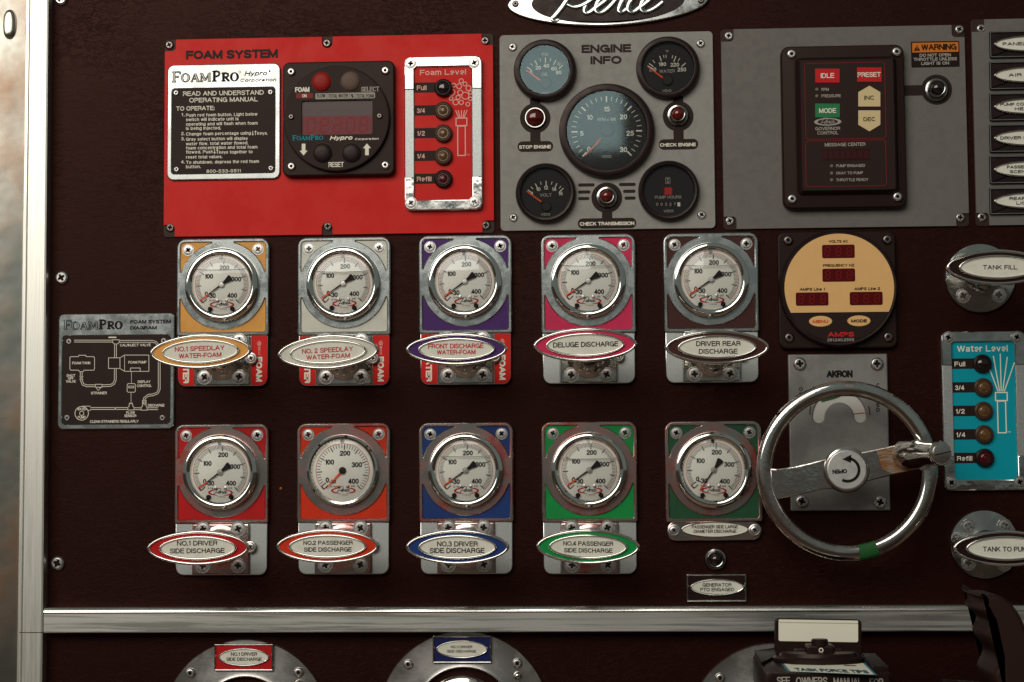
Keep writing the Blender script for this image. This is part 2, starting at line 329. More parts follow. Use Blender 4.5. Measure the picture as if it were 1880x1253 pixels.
class MB:
    def __init__(s): s.v = []; s.f = []; s.mi = []; s.m = 0
    def add(s, vs, fs):
        k = len(s.v); s.v += [tuple(p) for p in vs]
        s.f += [tuple(k + i for i in f) for f in fs]; s.mi += [s.m] * len(fs)
        return s
    def loft(s, loops, c0=False, c1=True):
        n = len(loops[0]); vs = [p for l in loops for p in l]; fs = []
        for j in range(len(loops) - 1):
            for i in range(n):
                a = j * n + i; b = j * n + (i + 1) % n
                fs.append((a, b, b + n, a + n))
        if c0: fs.append(tuple(reversed(range(n))))
        if c1: fs.append(tuple(range((len(loops) - 1) * n, len(loops) * n)))
        return s.add(vs, fs)
    def prof(s, pts, prof, c0=False, c1=True):
        """outline swept through (inset, z) pairs"""
        pts = ccw(pts); return s.loft([[(x, y, z) for x, y in (inset(pts, d) if d else pts)] for d, z in prof], c0, c1)
    def slab(s, pts, z0, z1, bev=0.0, c0=False):
        pr = [(0, z0)]
        if bev: pr += [(0, z1 - bev), (bev * 0.3, z1 - bev * 0.3), (bev, z1)]
        else: pr += [(0, z1)]
        return s.prof(pts, pr, c0)
    def plate(s, pts, holes, z0, z1, bev=0.0):
        pts = ccw(pts); holes = [ccw(h) for h in holes]
        top = inset(pts, bev * 1.5) if bev else pts; ht = [inset(h, -bev * 1.1) if bev else h for h in holes]
        for base, t, sg in [(pts, top, 1)] + [(h, q, -1) for h, q in zip(holes, ht)]:
            l = [[(x, y, z0) for x, y in base], [(x, y, z1 - bev) for x, y in base]]
            if bev:
                mid = inset(base, sg * bev * 0.5)
                l += [[(x, y, z1 - bev * 0.38) for x, y in mid], [(x, y, z1) for x, y in t]]
            s.loft(l, False, False)
        polys = [[Vector((x, y, 0)) for x, y in top]] + [[Vector((x, y, 0)) for x, y in reversed(h)] for h in ht]
        flat = [p for q in polys for p in q]
        fs = []
        for tri in tessellate_polygon(polys):
            a, b, c = (flat[i] for i in tri)
            fs.append(tri if (b.x - a.x) * (c.y - a.y) - (c.x - a.x) * (b.y - a.y) > 0 else (tri[0], tri[2], tri[1]))
        return s.add([(p.x, p.y, z1) for p in flat], fs)
    def flat(s, pts, z): return s.add([(x, y, z) for x, y in ccw(pts)], [tuple(range(len(pts)))])
    def lathe(s, cx, cy, prof, n=40, c1=True, c0=False):
        return s.loft([[(x, y, z) for x, y in circ(cx, cy, r, n)] for r, z in prof], c0, c1)
    def eprof(s, cx, cy, a, b, prof, n=64, e=2.0, c1=True, c0=False):
        return s.loft([[(x, y, z) for x, y in ell(cx, cy, a - d, b - d, n, e)] for d, z in prof], c0, c1)
    def ribbon(s, pts, w, z, closed=False, dz=0.0):
        n = len(pts); vs = []; fs = []
        for i in range(n):
            if closed: a, c = pts[i - 1], pts[(i + 1) % n]
            else: a, c = pts[max(0, i - 1)], pts[min(n - 1, i + 1)]
            b = pts[i]
            def un(p, q):
                l = hypot(q[0] - p[0], q[1] - p[1]) or 1e-9; return (-(q[1] - p[1]) / l, (q[0] - p[0]) / l)
            n1 = un(a, b) if a != b else un(b, c); n2 = un(b, c) if b != c else n1
            mx, my = n1[0] + n2[0], n1[1] + n2[1]; q = mx * mx + my * my
            if q < 0.5: mx, my, q = n1[0] * 2, n1[1] * 2, 4
            ww = w(i / (n - 1)) if callable(w) else w
            ox, oy = ww * mx / q, ww * my / q
            zz = z + dz * i
            vs += [(b[0] - ox, b[1] - oy, zz), (b[0] + ox, b[1] + oy, zz)]
        for i in range(n if closed else n - 1):
            j = (i + 1) % n
            fs.append((2 * i, 2 * j, 2 * j + 1, 2 * i + 1))
        return s.add(vs, fs)
    def tube(s, pts, r, n=12, cap=True, flat=1.0):
        loops = []; N = len(pts); up = Vector((0.13, 0.31, 0.94)).normalized()
        for i in range(N):
            t = (Vector(pts[min(N - 1, i + 1)]) - Vector(pts[max(0, i - 1)])).normalized()
            x = up.cross(t)
            x = x.normalized() if x.length > 1e-3 else Vector((1, 0, 0))
            y = t.cross(x); rr = r(i / (N - 1)) if callable(r) else r
            loops.append([tuple(Vector(pts[i]) + rr * (cos(2 * pi * k / n) * x + flat * sin(2 * pi * k / n) * y)) for k in range(n)])
        return s.loft(loops, cap, cap)
    def text(s, st, x0, x1, y0, cap, z, b=0, sh=0.0, rot=0.0):
        """fit the string between x0 and x1, baseline y0, capital height cap; rot turns it about (x0, y0)"""
        items = []; x = 0.0; end = 0.0
        for ch in st:
            if ch in FONT:
                items.append((x, FONT[ch][1])); end = x + FONT[ch][0]; x = end + GAP
            else: x += 0.42
        t = WT[b] * cap
        if x1 is not None and end > 0: t = min(t, 1.35 * WT[b] * (x1 - x0) / natural(st))
        sx = ((x1 - x0 - t) / end) if (x1 is not None and end > 0) else cap
        if end == 0: x0 = (x0 + x1) / 2 - t / 2
        ky = cap - t; c_, s_ = cos(rot), sin(rot); q = 0
        for gx, strokes in items:
            for stk in strokes:
                pts = []
                for px, py in stk:
                    Y = t / 2 + py * ky; X = t / 2 + (gx + px) * sx + sh * Y
                    pts.append((x0 + X * c_ - Y * s_, y0 + X * s_ + Y * c_))
                cl = hypot(pts[0][0] - pts[-1][0], pts[0][1] - pts[-1][1]) < 1e-4
                if not cl:
                    for e0, e1 in ((0, 1), (-1, -2)):
                        dx, dy = pts[e0][0] - pts[e1][0], pts[e0][1] - pts[e1][1]; l = hypot(dx, dy) or 1
                        ux, uy = abs(stk[e0][0] - stk[e1][0]), abs(stk[e0][1] - stk[e1][1])
                        if min(ux, uy) < 1e-6 and l > t * 0.4: k = 0.5
                        elif len(stk) == 2: k = 0.32
                        else: k = 0.0
                        pts[e0] = (pts[e0][0] + dx / l * t * k, pts[e0][1] + dy / l * t * k)
                s.ribbon(pts[:-1] if cl and len(pts) > 3 else pts, t, z + 0.02 * (q % 4), cl and len(pts) > 3); q += 1
        return s
    def ptext(s, st, u0, u1, vt, vb, z, b=0, sh=0.0):
        """the same with photo pixels: left, right, cap top, baseline"""
        xa, ya, xb, yb = PR(u0, vt, u1, vb, z)
        return s.text(st, xa, xb, ya, yb - ya, z, b, sh)
    def turn(s, cx, cy, a):
        c, n = cos(a), sin(a)
        s.v = [(cx + (x - cx) * c - (y - cy) * n, cy + (x - cx) * n + (y - cy) * c, z) for x, y, z in s.v]
        return s
    def build(s, name, mat, th, part=None, ang=35):
        ox, oy, oz = th.o
        me = bpy.data.meshes.new(name)
        me.from_pydata([((x - ox) * S, -(z - oz) * S, (y - oy) * S) for x, y, z in s.v], [], s.f)
        for m in (mat if isinstance(mat, (list, tuple)) else [mat]): me.materials.append(m)
        if any(s.mi): me.polygons.foreach_set('material_index', s.mi)
        me.shade_smooth(); me.set_sharp_from_angle(angle=rad(ang))
        fl = [abs(max(s.v[i][2] for i in f) - min(s.v[i][2] for i in f)) > 1e-6 for f in s.f]
        me.polygons.foreach_set('use_smooth', fl); me.update()
        o = bpy.data.objects.new(name, me); COL.objects.link(o)
        o.parent = part if part else th.e
        return o

GROUPS = {'pressure_gauge': 'pressure gauges in two rows', 'gauge_bracket': 'gauge brackets in two rows', 'pull_handle': 'oval pull handles', 'dash_gauge': 'round engine dials',
          'indicator_lamp': 'round indicator lamps', 'name_plate': 'small oval name plates', 'discharge_flange': 'outlet flanges below the ledge', 'valve_flange': 'tank valve flanges', 'corner_trim': 'corner trim pieces'}
class Thing:
    def __init__(s, name, label, cat, x, y, z=0.0, group=None, kind=None):
        s.o = (x, y, z)
        e = s.e = bpy.data.objects.new(name, None); COL.objects.link(e)
        e.empty_display_size = 0.01
        e.location = (x * S, -z * S, y * S)
        if kind: e['kind'] = kind
        else:
            e['label'] = label; e['category'] = cat
        group = group or GROUPS.get(name)
        if group: e['group'] = group
def thing(name, label, cat, u, v, z=0.0, group=None, kind=None):
    x, y = P(u, v, z); return Thing(name, label, cat, x, y, z, group, kind)

# ------------------------------------------------------------------ screws (shared meshes, radius 10 units)
class _O: pass
def screw_mesh(name, kind, mats):
    M = MB()
    if kind == 'pan': prof = [(10, 0), (10, 1.2), (9.4, 2.8), (8.0, 4.2), (6.6, 4.8)]
    elif kind == 'flat': prof = [(12.2, 0.0), (12.0, 0.9), (10.6, 0.9), (10.2, 0.2), (9.6, 1.3), (6.6, 1.6)]
    elif kind == 'hex': prof = [(10, 0), (10, 2.0), (9.0, 4.6), (7.0, 6.0), (6.0, 6.2)]
    elif kind == 'boss': prof = [(15, 0), (15, 3.0), (13.6, 4.0), (11.4, 4.0), (10.6, 2.2), (9.6, 3.2), (6.6, 3.6)]
    M.lathe(0, 0, prof, 28, c1=False)
    r, z = prof[-1]; outer = circ(0, 0, r, 28)
    if kind == 'hex':
        hole = ell(0, 0, 4.0, 4.0, 6); dep = 3.0
    else:
        a, b = 5.4, 1.35; c = 2.1
        hole = [(a, -b), (a, b), (c, c), (b, a), (-b, a), (-c, c), (-a, b), (-a, -b), (-c, -c), (-b, -a), (b, -a), (c, -c)]; dep = 1.6 if kind in ('flat', 'boss') else 3.2
    polys = [[Vector((x, y, 0)) for x, y in outer], [Vector((x, y, 0)) for x, y in reversed(ccw(hole))]]
    fl = [p for q in polys for p in q]
    M.add([(p.x, p.y, z) for p in fl], [(t if (fl[t[1]].x - fl[t[0]].x) * (fl[t[2]].y - fl[t[0]].y) - (fl[t[2]].x - fl[t[0]].x) * (fl[t[1]].y - fl[t[0]].y) > 0 else (t[0], t[2], t[1])) for t in tessellate_polygon(polys)])
    M.m = 1
    h = ccw(hole)
    M.loft([[(x, y, z) for x, y in h], [(x * 0.7, y * 0.7, z - dep) for x, y in h]], False, True)
    me = bpy.data.meshes.new(name)
    me.from_pydata([(x * S, -zz * S, y * S) for x, y, zz in M.v], [], M.f)
    for m in mats: me.materials.append(m)
    me.polygons.foreach_set('material_index', M.mi)
    me.shade_smooth(); me.set_sharp_from_angle(angle=rad(40)); me.update()
    return me
SCR = {k: screw_mesh('screw_' + k, k, (STEEL, DIRTSHADE)) for k in ('pan', 'flat', 'hex', 'boss')}
SCR['dark'] = screw_mesh('screw_dark', 'pan', (DARKSTEEL, DIRTSHADE))
SCR['darkhex'] = screw_mesh('screw_darkhex', 'hex', (DARKSTEEL, DIRTSHADE))
def screw_at(x, y, z, r, th, kind='pan', part=None, name='screw', a=None):
    o = bpy.data.objects.new(name, SCR[kind]); COL.objects.link(o)
    o.parent = part if part else th.e
    o.location = ((x - th.o[0]) * S, -(z - th.o[2]) * S, (y - th.o[1]) * S)
    o.rotation_euler = (0, random.uniform(0, pi) if a is None else a, 0)
    o.scale = (r / 10,) * 3
    return o
def screw(u, v, z, r, th, kind='pan', part=None, name='screw', a=None):
    x, y = P(u, v, z); return screw_at(x, y, z, r, th, kind, part, name, a)

# ------------------------------------------------------------------ script word of the badge, serif word of the foam plates
SCRIPT = [[(0.9, 2.2), (0.55, 1.3), (0.2, 0.45), (-0.08, -0.05), (-0.22, -0.27), (-0.08, -0.38), (0.12, -0.34)],
          [(0.25, 1.7), (0.9, 2.2), (1.8, 2.2), (2.15, 1.6), (1.75, 0.85), (1.25, 0.47), (0.8, 0.36), (0.4, 0.5)],
          [(1.62, 1.0), (1.42, 0.35), (1.48, 0.03), (1.72, 0.06), (2.05, 0.35), (2.45, 0.72), (2.42, 0.98), (2.2, 0.9), (2.02, 0.5), (2.06, 0.1), (2.35, 0.02), (2.7, 0.3), (3.02, 0.8), (3.1, 1.05)],
          [(3.1, 1.05), (3.12, 0.86), (3.4, 0.86), (3.3, 0.45), (3.3, 0.08), (3.5, 0.03), (3.78, 0.3)],
          [(4.28, 0.78), (4.22, 0.98), (3.98, 0.9), (3.76, 0.5), (3.8, 0.1), (4.08, 0.02), (4.4, 0.28), (4.8, 0.66), (4.86, 0.94), (4.66, 0.95), (4.44, 0.5), (4.5, 0.1), (4.8, 0.02), (5.2, 0.22), (5.5, 0.5)]]
def script_strokes(x, y, k, sh=0.25):
    return [smooth([(x + (a + sh * b) * k, y + b * k) for a, b in st], 7) for st in SCRIPT]
def small_script(M, x0, x1, yb, z, w=0.16, n=4):
    k = (x1 - x0) / 5.9
    for i, st in enumerate(SCRIPT):
        M.ribbon(smooth([(x0 + (a + 0.25 + 0.25 * b) * k, yb + b * k) for a, b in st], n), w * k, z + 0.05 * i)
def serif(M, word, x0, x1, yb, cap, z, ex=0.0):
    """roman capitals with slab serifs, first letter of each half larger"""
    W_ = {'F': 0.72, 'P': 0.74, 'O': 0.92, 'A': 0.92, 'M': 1.1, 'R': 0.86}
    sc = [1.0 if c in 'FP' else 0.8 for c in word]
    tot = sum(W_[c] * k for c, k in zip(word, sc)); kx = (x1 - x0) / tot; x = x0
    q = [0]
    for c, k in zip(word, sc):
        w = W_[c] * k * kx; h = cap * k
        def R_(pts, wd):
            q[0] += 1
            M.ribbon([(x + a * w, yb + b * h) for a, b in pts], wd * cap + ex, z + 0.012 * q[0])
        tk, tn = 0.20, 0.085
        if c in 'FPR':
            R_([(0.28, 0), (0.28, 1)], tk); R_([(0.05, 0.03), (0.52, 0.03)], tn)
            if c == 'F':
                R_([(0.05, 0.97), (0.95, 0.97)], tn); R_([(0.28, 0.5), (0.72, 0.5)], tn); R_([(0.93, 1.0), (0.93, 0.72)], tn); R_([(0.70, 0.64), (0.70, 0.36)], tn)
            else:
                R_([(0.05, 0.97), (0.3, 0.97)], tn)
                R_([(0.28, 0.97), (0.55, 0.97), (0.78, 0.88), (0.82, 0.73), (0.76, 0.57), (0.55, 0.48), (0.28, 0.48)], 0.13)
                if c == 'R': R_([(0.5, 0.5), (0.9, 0.0)], 0.17); R_([(0.75, 0.03), (1.02, 0.03)], tn)
        elif c == 'O':
            q[0] += 1
            a, b = 0.46 * w, 0.53 * h; n = 28
            o1 = ell(x + w / 2, yb + h / 2, a + ex / 2, b + ex / 2, n); o2 = ell(x + w / 2, yb + h / 2, a * 0.55 - ex / 2, b * 0.86 - ex / 2, n)
            M.loft([[(p[0], p[1], z + 0.012 * q[0]) for p in o1], [(p[0], p[1], z + 0.012 * q[0]) for p in o2]], False, False)
        elif c == 'A':
            R_([(0.16, 0), (0.5, 1)], 0.08); R_([(0.5, 1), (0.84, 0)], 0.18); R_([(0.26, 0.34), (0.72, 0.34)], 0.07)
            R_([(0.02, 0.03), (0.32, 0.03)], tn); R_([(0.66, 0.03), (1.0, 0.03)], tn)
        elif c == 'M':
            R_([(0.15, 0), (0.17, 1)], 0.08); R_([(0.18, 1), (0.5, 0.1)], 0.17); R_([(0.5, 0.1), (0.82, 1)], 0.08); R_([(0.84, 1), (0.86, 0)], 0.18)
            R_([(0.02, 0.03), (0.3, 0.03)], tn); R_([(0.72, 0.03), (1.0, 0.03)], tn); R_([(0.04, 0.97), (0.2, 0.97)], tn); R_([(0.8, 0.97), (0.98, 0.97)], tn)
        x += w
    return M
def seven_seg(M, x0, y0, w, h, z, segs='abcdefg', t=0.13, sh=0.08):
    q = {'a': ((0.1, 1), (0.9, 1)), 'b': ((1, 0.93), (1, 0.56)), 'c': ((1, 0.44), (1, 0.07)), 'd': ((0.1, 0), (0.9, 0)),
         'e': ((0, 0.07), (0, 0.44)), 'f': ((0, 0.56), (0, 0.93)), 'g': ((0.12, 0.5), (0.88, 0.5))}
    for s_ in segs:
        M.ribbon([(x0 + a * w + sh * b * h, y0 + b * h) for a, b in q[s_]], t * w * 1.3, z)
def nozzle_icon(M, x, y, k, z, bubbles):
    """hose nozzle pictogram: barrel, head, spray; x, y is the foot of the barrel, k its scale"""
    w = 1.9 * k
    M.ribbon([(x - 7 * k, y), (x + 7 * k, y), (x + 7 * k, y + 55 * k), (x - 7 * k, y + 55 * k)], w, z, True)
    M.ribbon([(x - 10 * k, y + 56 * k), (x + 10 * k, y + 56 * k), (x + 10 * k, y + 70 * k), (x - 10 * k, y + 70 * k)], w, z + 0.1, True)
    if bubbles:
        for dx in (-9, -5, 0, 5, 9): M.ribbon([(x + dx * 0.55 * k, y + 71 * k), (x + dx * 1.2 * k, y + 85 * k)], 1.6 * k, z)
        for bx, by, r in ((0, 140, 4), (-14, 132, 3.6), (7, 134, 3.6), (-4, 130, 4.7), (13.5, 126, 4.7), (-18, 119, 6.1), (-2, 118, 4.7), (17, 118, 3.4), (7.5, 112, 6.7), (-6, 109, 4), (-19, 107, 3.4), (17, 106, 3.4), (-10.5, 100, 5), (0, 99.5, 4), (12, 96, 3.6)):
            M.ribbon(circ(x + bx * k, y + by * k, r * k, 16), 1.5 * k, z + 0.05 + by * 0.0008, True)
    else:
        for dx, ln in ((-24, 54), (-12, 62), (0, 66), (12, 60), (24, 50)):
            M.ribbon([(x + dx * 0.22 * k, y + 72 * k), (x + dx * k, y + (72 + ln) * k)], 1.8 * k, z)

# ================================================================== SETTING: ground (not in view), vinyl panel
gr = bpy.data.meshes.new('ground')
gr.from_pydata([(-400, -600, -1.45), (400, -600, -1.45), (400, 0.6, -1.45), (-400, 0.6, -1.45)], [], [(0, 1, 2, 3)])
gr.materials.append(material('ground_paving', rgb(150, 122, 106), 0.85, var=0.5, vscale=3, bump=0.2, bscale=40, bdist=0.004))
go = bpy.data.objects.new('ground', gr); COL.objects.link(go); go['kind'] = 'structure'

TRIM_V0, TRIM_V1 = 1113.5, 1161
def panel_sheet(name, xa, ya, xb, yb, z0, z1):
    t = Thing(name, None, None, (xa + xb) / 2, (ya + yb) / 2, z0, kind='structure')
    MB().slab([(xa, ya), (xb, ya), (xb, yb), (xa, yb)], z0, z1, 1.5, c0=True).build('vinyl_sheet', VINYL, t)
    return t
ytrim = P(900, 1137, 10)[1]
xl = P(60, 600)[0]
upper = panel_sheet('panel_wall', xl, ytrim, 1100, P(900, -110)[1], -14, 0)
lower = panel_sheet('lower_panel_wall', xl, ytrim - 420, 1100, ytrim - 1.0, -14, -0.2)
for u, v, r in ((114, 510.5, 13), (106.5, 1034.5, 13.3), (112.5, -1, 13)):
    screw(u, v, 0, r, upper, 'pan')

x, y = P(515.5, 897, 0); MB().lathe(x, y, [(2.6, -0.2), (2.2, 0.7), (1, 1)], 9).build('paint_fleck', material('ochre_fleck', rgb(150, 92, 34), 0.6), upper)
# ================================================================== TRIMS
t = thing('trim_strip', 'brushed aluminium ledge running level below the gauges', 'trim', 900, 1137)
xa = P(80, 1137, 34)[0]; ya = P(900, TRIM_V1, 34)[1]; yb = P(900, TRIM_V0 + 2.5, 34)[1]
M = MB()
pf = [(0.0, yb + 0.6), (28, yb + 0.3), (30.5, yb - 0.3), (32.2, yb - 1.4), (33.3, yb - 2.9), (33.9, yb - 4.6), (34, yb - 6.5), (33.7, yb - 8.5), (33, yb - 9.5), (33, ya + 1.5), (31.5, ya), (0, ya)]
M.loft([[(X, y, z) for z, y in reversed(pf)] for X in (xa, 1100)], True, True)
M.build('ledge', BRUSHH, t, ang=30)
MB().add([(xa, yb - 6.3, 34.4), (1100, yb - 6.3, 34.4), (1100, yb - 2.0, 33.2), (xa, yb - 2.0, 33.2), (xa, yb + 0.8, 30.0), (1100, yb + 0.8, 30.0), (xa, yb - 6.3, 33.0), (1100, yb - 6.3, 33.0)], [(0, 1, 2, 3), (3, 2, 5, 4), (6, 7, 1, 0)]).build('highlight_strip', material('highlight_strip', (0.8, 0.77, 0.7, 1), 0.22, 1, var=0.4, vscale=20, stretch=(1, 1, 20)), t)  # added strip, tilted to catch the lamp as a bright line

def upright(name, label, v0, v1, u0t, u1t, u0b, u1b):
    z = 26
    tt = thing(name, label, 'trim', (u0t + u1t) / 2, (v0 + v1) / 2, 0)
    a0, yt = P(u0t, v0, z); a1 = P(u1t, v0, z)[0]; b0, ybm = P(u0b, v1, z); b1 = P(u1b, v1, z)[0]
    def sec(x0, x1, y): 
        w = x1 - x0
        return [(x0, y, 0), (x0, y, 17), (x0 + 2, y, 19), (x0 + 0.16 * w, y, 20), (x0 + 0.22 * w, y, 25), (x0 + 0.26 * w, y, 26), (x1 - 4, y, 26), (x1 - 1, y, 25), (x1, y, 22), (x1, y, 0)]
    M = MB(); M.loft([sec(b0, b1, ybm), sec(a0, a1, yt)], True, True)
    o = M.build('extrusion', BRUSHV, tt, ang=20)
    return tt
upright('corner_trim', 'tall brushed aluminium corner trim left of the diagram plate', -110, 1161.2, 46, 90.6, 28.5, 79)
upright('corner_trim', 'short brushed aluminium corner trim piece below the joint with the level ledge', 1162.6, 1557, 28.4, 78.9, 23, 74)
t = thing('side_sheet', 'polished stainless sheet edge left of the corner trim', 'metal sheet', 10, 640)
x0, x1 = P(-120, 640, 4)[0], P(52, 640, 4)[0]
yA, yB = ytrim - 420, P(900, -110)[1]; x2 = x0 - 420
M = MB(); sec = [(x2, 50), (x0, 50), (x1, 4), (x1, -14), (x0, 34), (x2, 34)]
M.loft([[(a, yy, b) for a, b in sec] for yy in (yB, yA)], True, True).build('sheet', POLISH, t)
x, y = P(16, 45, 16); MB().eprof(x, y, 15, 30, [(0, 2), (1, 14), (4, 17), (8, 18.6), (12, 19.2), (14, 19.4)], e=2.3).build('latch_bump', POLISH, t)

# ================================================================== BADGE
t = thing('maker_badge', 'large oval chrome badge with raised script word at the top of the panel', 'badge', 1116, 4)
x, y = P(1116, 4, 6); R_ = rad(0.9)
M = MB(); E_ = 1.86
M.eprof(x, y, 188, 46, [(0, 0), (0, 5), (1, 7), (3, 8), (9, 8)], e=E_, n=96, c1=False)
o_, i_ = ell(x, y, 179, 37, 96, E_), ell(x, y, 142, 40.5, 96, 2.0)
M.loft([[(a, b, 8) for a, b in o_], [(a, b, 8) for a, b in i_], [(a, b, 5) for a, b in ell(x, y, 141, 39.5, 96)]], False, False)
M.turn(x, y, R_).build('rim', BADGE, t)
MB().flat(ell(x, y, 142, 40, 96), 5.2).turn(x, y, R_).build('field', GLOSSB, t)
M = MB()
bx, by = P(1074, 22.5, 9)
for i, st in enumerate(script_strokes(bx - 1.45 * 34.5, by, 34.5)):
    M.tube([(a, b, 6.4 + 0.1 * i) for a, b in st], lambda q: 5.9 - 1.2 * abs(2 * q - 1) ** 3, 14, flat=0.38)
M.build('script_word', BADGE, t)
for u, v in ((946.4, 7.5), (1287, 1)): screw(u, v, 8, 6.3, t, 'darkhex')

# ================================================================== notched plate
def notched(x0, y0, x1, y1, nx, ny, mids=(), r=7, mw=10, mh=22):
    """rectangle with square notches at the corners and, in mids, half-round notches at the long edges"""
    def corner(px, py, sx, sy):
        # points going counter-clockwise round the re-entrant corner
        a = [(px, py + sy * ny)]; c = (px + sx * (nx - r), py + sy * (ny - r))
        arcp = []
        for i in range(5):
            tt = rad(90 * i / 4)
            arcp.append((c[0] + sx * r * sin(tt), c[1] + sy * r * cos(tt)))
        return a + arcp + [(px + sx * nx, py)]
    pts = corner(x0, y0, 1, 1)
    for m in sorted(mids):
        pts += [(m - mw, y0)] + [(m - mw, y0 + mh - mw)] + [(m - mw * cos(rad(a)), y0 + mh - mw + mw * sin(rad(a))) for a in (30, 60, 90, 120, 150)] + [(m + mw, y0 + mh - mw), (m + mw, y0)]
    pts += list(reversed(corner(x1, y0, -1, 1)))
    pts += corner(x1, y1, -1, -1)
    for m in sorted(mids, reverse=True):
        pts += [(m + mw, y1), (m + mw, y1 - mh + mw)] + [(m + mw * cos(rad(a)), y1 - mh + mw - mw * sin(rad(a))) for a in (30, 60, 90, 120, 150)] + [(m - mw, y1 - mh + mw), (m - mw, y1)]
    pts += list(reversed(corner(x0, y1, 1, -1)))
    return pts
def backed_plate(name, label, u0, v0, u1, v1, mat, mids_u, screws, nx=22, ny=22, zt=6):
    xa, ya, xb, yb = PR(u0, v0, u1, v1, zt)
    tt = Thing(name, label, 'control plate', (xa + xb) / 2, (ya + yb) / 2, 0)
    MB().slab(rrect(xa - 1, ya - 1, xb + 1, yb + 1, 7), 0, 2.6, 0.8).build('backing_plate', BACKP, tt)
    mids = [P(u, v0, zt)[0] for u in mids_u]
    MB().slab(notched(xa, ya, xb, yb, nx, ny, mids), 2.6, zt, 0.5).build('face_plate', mat, tt)
    for u, v in screws: screw(u, v, 2.6, 8.6, tt, 'dark' if mat is REDP else 'pan')
    return tt

# ================================================================== FOAM SYSTEM PLATE
Z1 = 6.0
foam = backed_plate('foam_system_plate', 'wide red enamel plate headed FOAM SYSTEM', 301.5, 67.5, 906, 431, REDP, (601,),
                    ((311.5, 83.5), (600.4, 80), (890.5, 75.5), (313, 418.5), (602, 416), (892.4, 414)), 21, 22)
MB().ptext('FOAM SYSTEM', 341.5, 510, 92, 108, Z1 + 0.4, 3).build('lettering', PRINTD, foam)

# instruction plate
z = zoom(290, 50, 4.178); q = lambda x, y: z(x, y)
t = thing('instruction_plate', 'bright metal plate with READ AND UNDERSTAND operating instructions', 'instruction plate', 410, 224, Z1)
zt = Z1 + 5
xa, ya, xb, yb = PR(*z(70, 283), *z(938, 1170), zt)
xc, yc, xd, yd = PR(*z(105, 467), *z(897, 1122), zt)
M = MB().plate(rrect(xa, ya, xb, yb, 13), [rrect(xc, yc, xd, yd, 6)], Z1, zt, 1.2)
M.build('metal_frame', PLATEM, t)
fld = MB().flat(rrect(xc - 1, yc - 1, xd + 1, yd + 1, 6), zt - 1.6).build('black_field', SATIN, t)
for a, b in ((140, 505), (863, 500), (143, 1092), (867, 1083)): screw(*z(a, b), zt - 1.6, 5.4, t, 'pan')
zl = zt - 1.1
M = MB()
def zl_text(M, st, x0, x1, yt_, yb_, zz, b=0, sh=0.0): M.ptext(st, *[z(x0, 0)[0], z(x1, 0)[0], z(0, yt_)[1], z(0, yb_)[1]], zz, b, sh)
zl_text(M, 'READ AND UNDERSTAND', 192, 812, 489, 524, zl, 1)
zl_text(M, 'OPERATING MANUAL', 240, 765, 540, 575, zl, 1)
zl_text(M, 'TO OPERATE:', 140, 433, 607, 640, zl, 1)
LN = [('1.', 178, 203, 685), ('Push red foam button. Light below', 215, 763, 684), ('switch will indicate unit is', 215, 618, 719),
      ('operating and will flash when foam', 215, 765, 753), ('is being injected.', 215, 482, 788), ('2.', 178, 203, 829), ('Change foam percentage using', 215, 712, 829),
      ('keys.', 762, 840, 826), ('3.', 178, 203, 869), ('Gray select button will display', 215, 690, 869), ('water flow, total water flowed,', 215, 692, 904),
      ('foam concentration and total foam', 215, 763, 936), ('flowed. Push', 215, 422, 970), ('keys together to', 468, 726, 970), ('reset total values.', 215, 493, 1008),
      ('4.', 178, 203, 1046), ('To shutdown, depress the red foam', 215, 775, 1046), ('button.', 215, 327, 1083)]
for st, a, b, yy in LN: zl_text(M, st, a, b, yy - 24, yy, zl, 1)
zl_text(M, '800-533-9511', 372, 635, 1092, 1117, zl, 1)
for ax, ay, up in ((727, 813, 0), (748, 813, 1), (435, 955, 0), (455, 955, 1)):
    px, py = P(*z(ax, ay), zl); sg = 1 if up else -1
    M.ribbon([(px, py - 4), (px, py + 4)], 1.1, zl)
    M.add([(px - 2, py + sg * 1.5, zl + 0.1), (px + 2, py + sg * 1.5, zl + 0.1), (px, py + sg * 5, zl + 0.1)], [(0, 1, 2)])
M.build('lettering', PRINTW, t, fld)
M = MB()
xs0, ys0 = P(*z(104, 423), zt); xs1 = P(*z(406, 423), zt)[0]; xs2 = P(*z(412, 423), zt)[0]; xs3 = P(*z(622, 423), zt)[0]
serif(M, 'FOAM', xs0, xs1, ys0, 19.5, zt + 0.3, 1.6)
serif(M, 'PRO', xs2, xs3, ys0, 19.5, zt + 0.3, 1.2)
M.ribbon(circ(*P(*z(627, 345), zt), 2.2, 14), 0.7, zt + 0.3, True)
zl_text(M, 'Hypro', 662, 832, 338, 373, zt + 0.3, 2, 0.35)
zl_text(M, 'Corporation', 628, 903, 394, 419, zt + 0.3, 2, 0.35)
M.lathe(*P(*z(856, 338), zt), [(1.9, zt + 0.3)], 12)
M.build('plate_title', PRINTB, t)
serif(MB(), 'FOAM', xs0, xs1, ys0, 19.5, zt + 0.75, -1.1).build('title_outline_fill', LABELW, t)

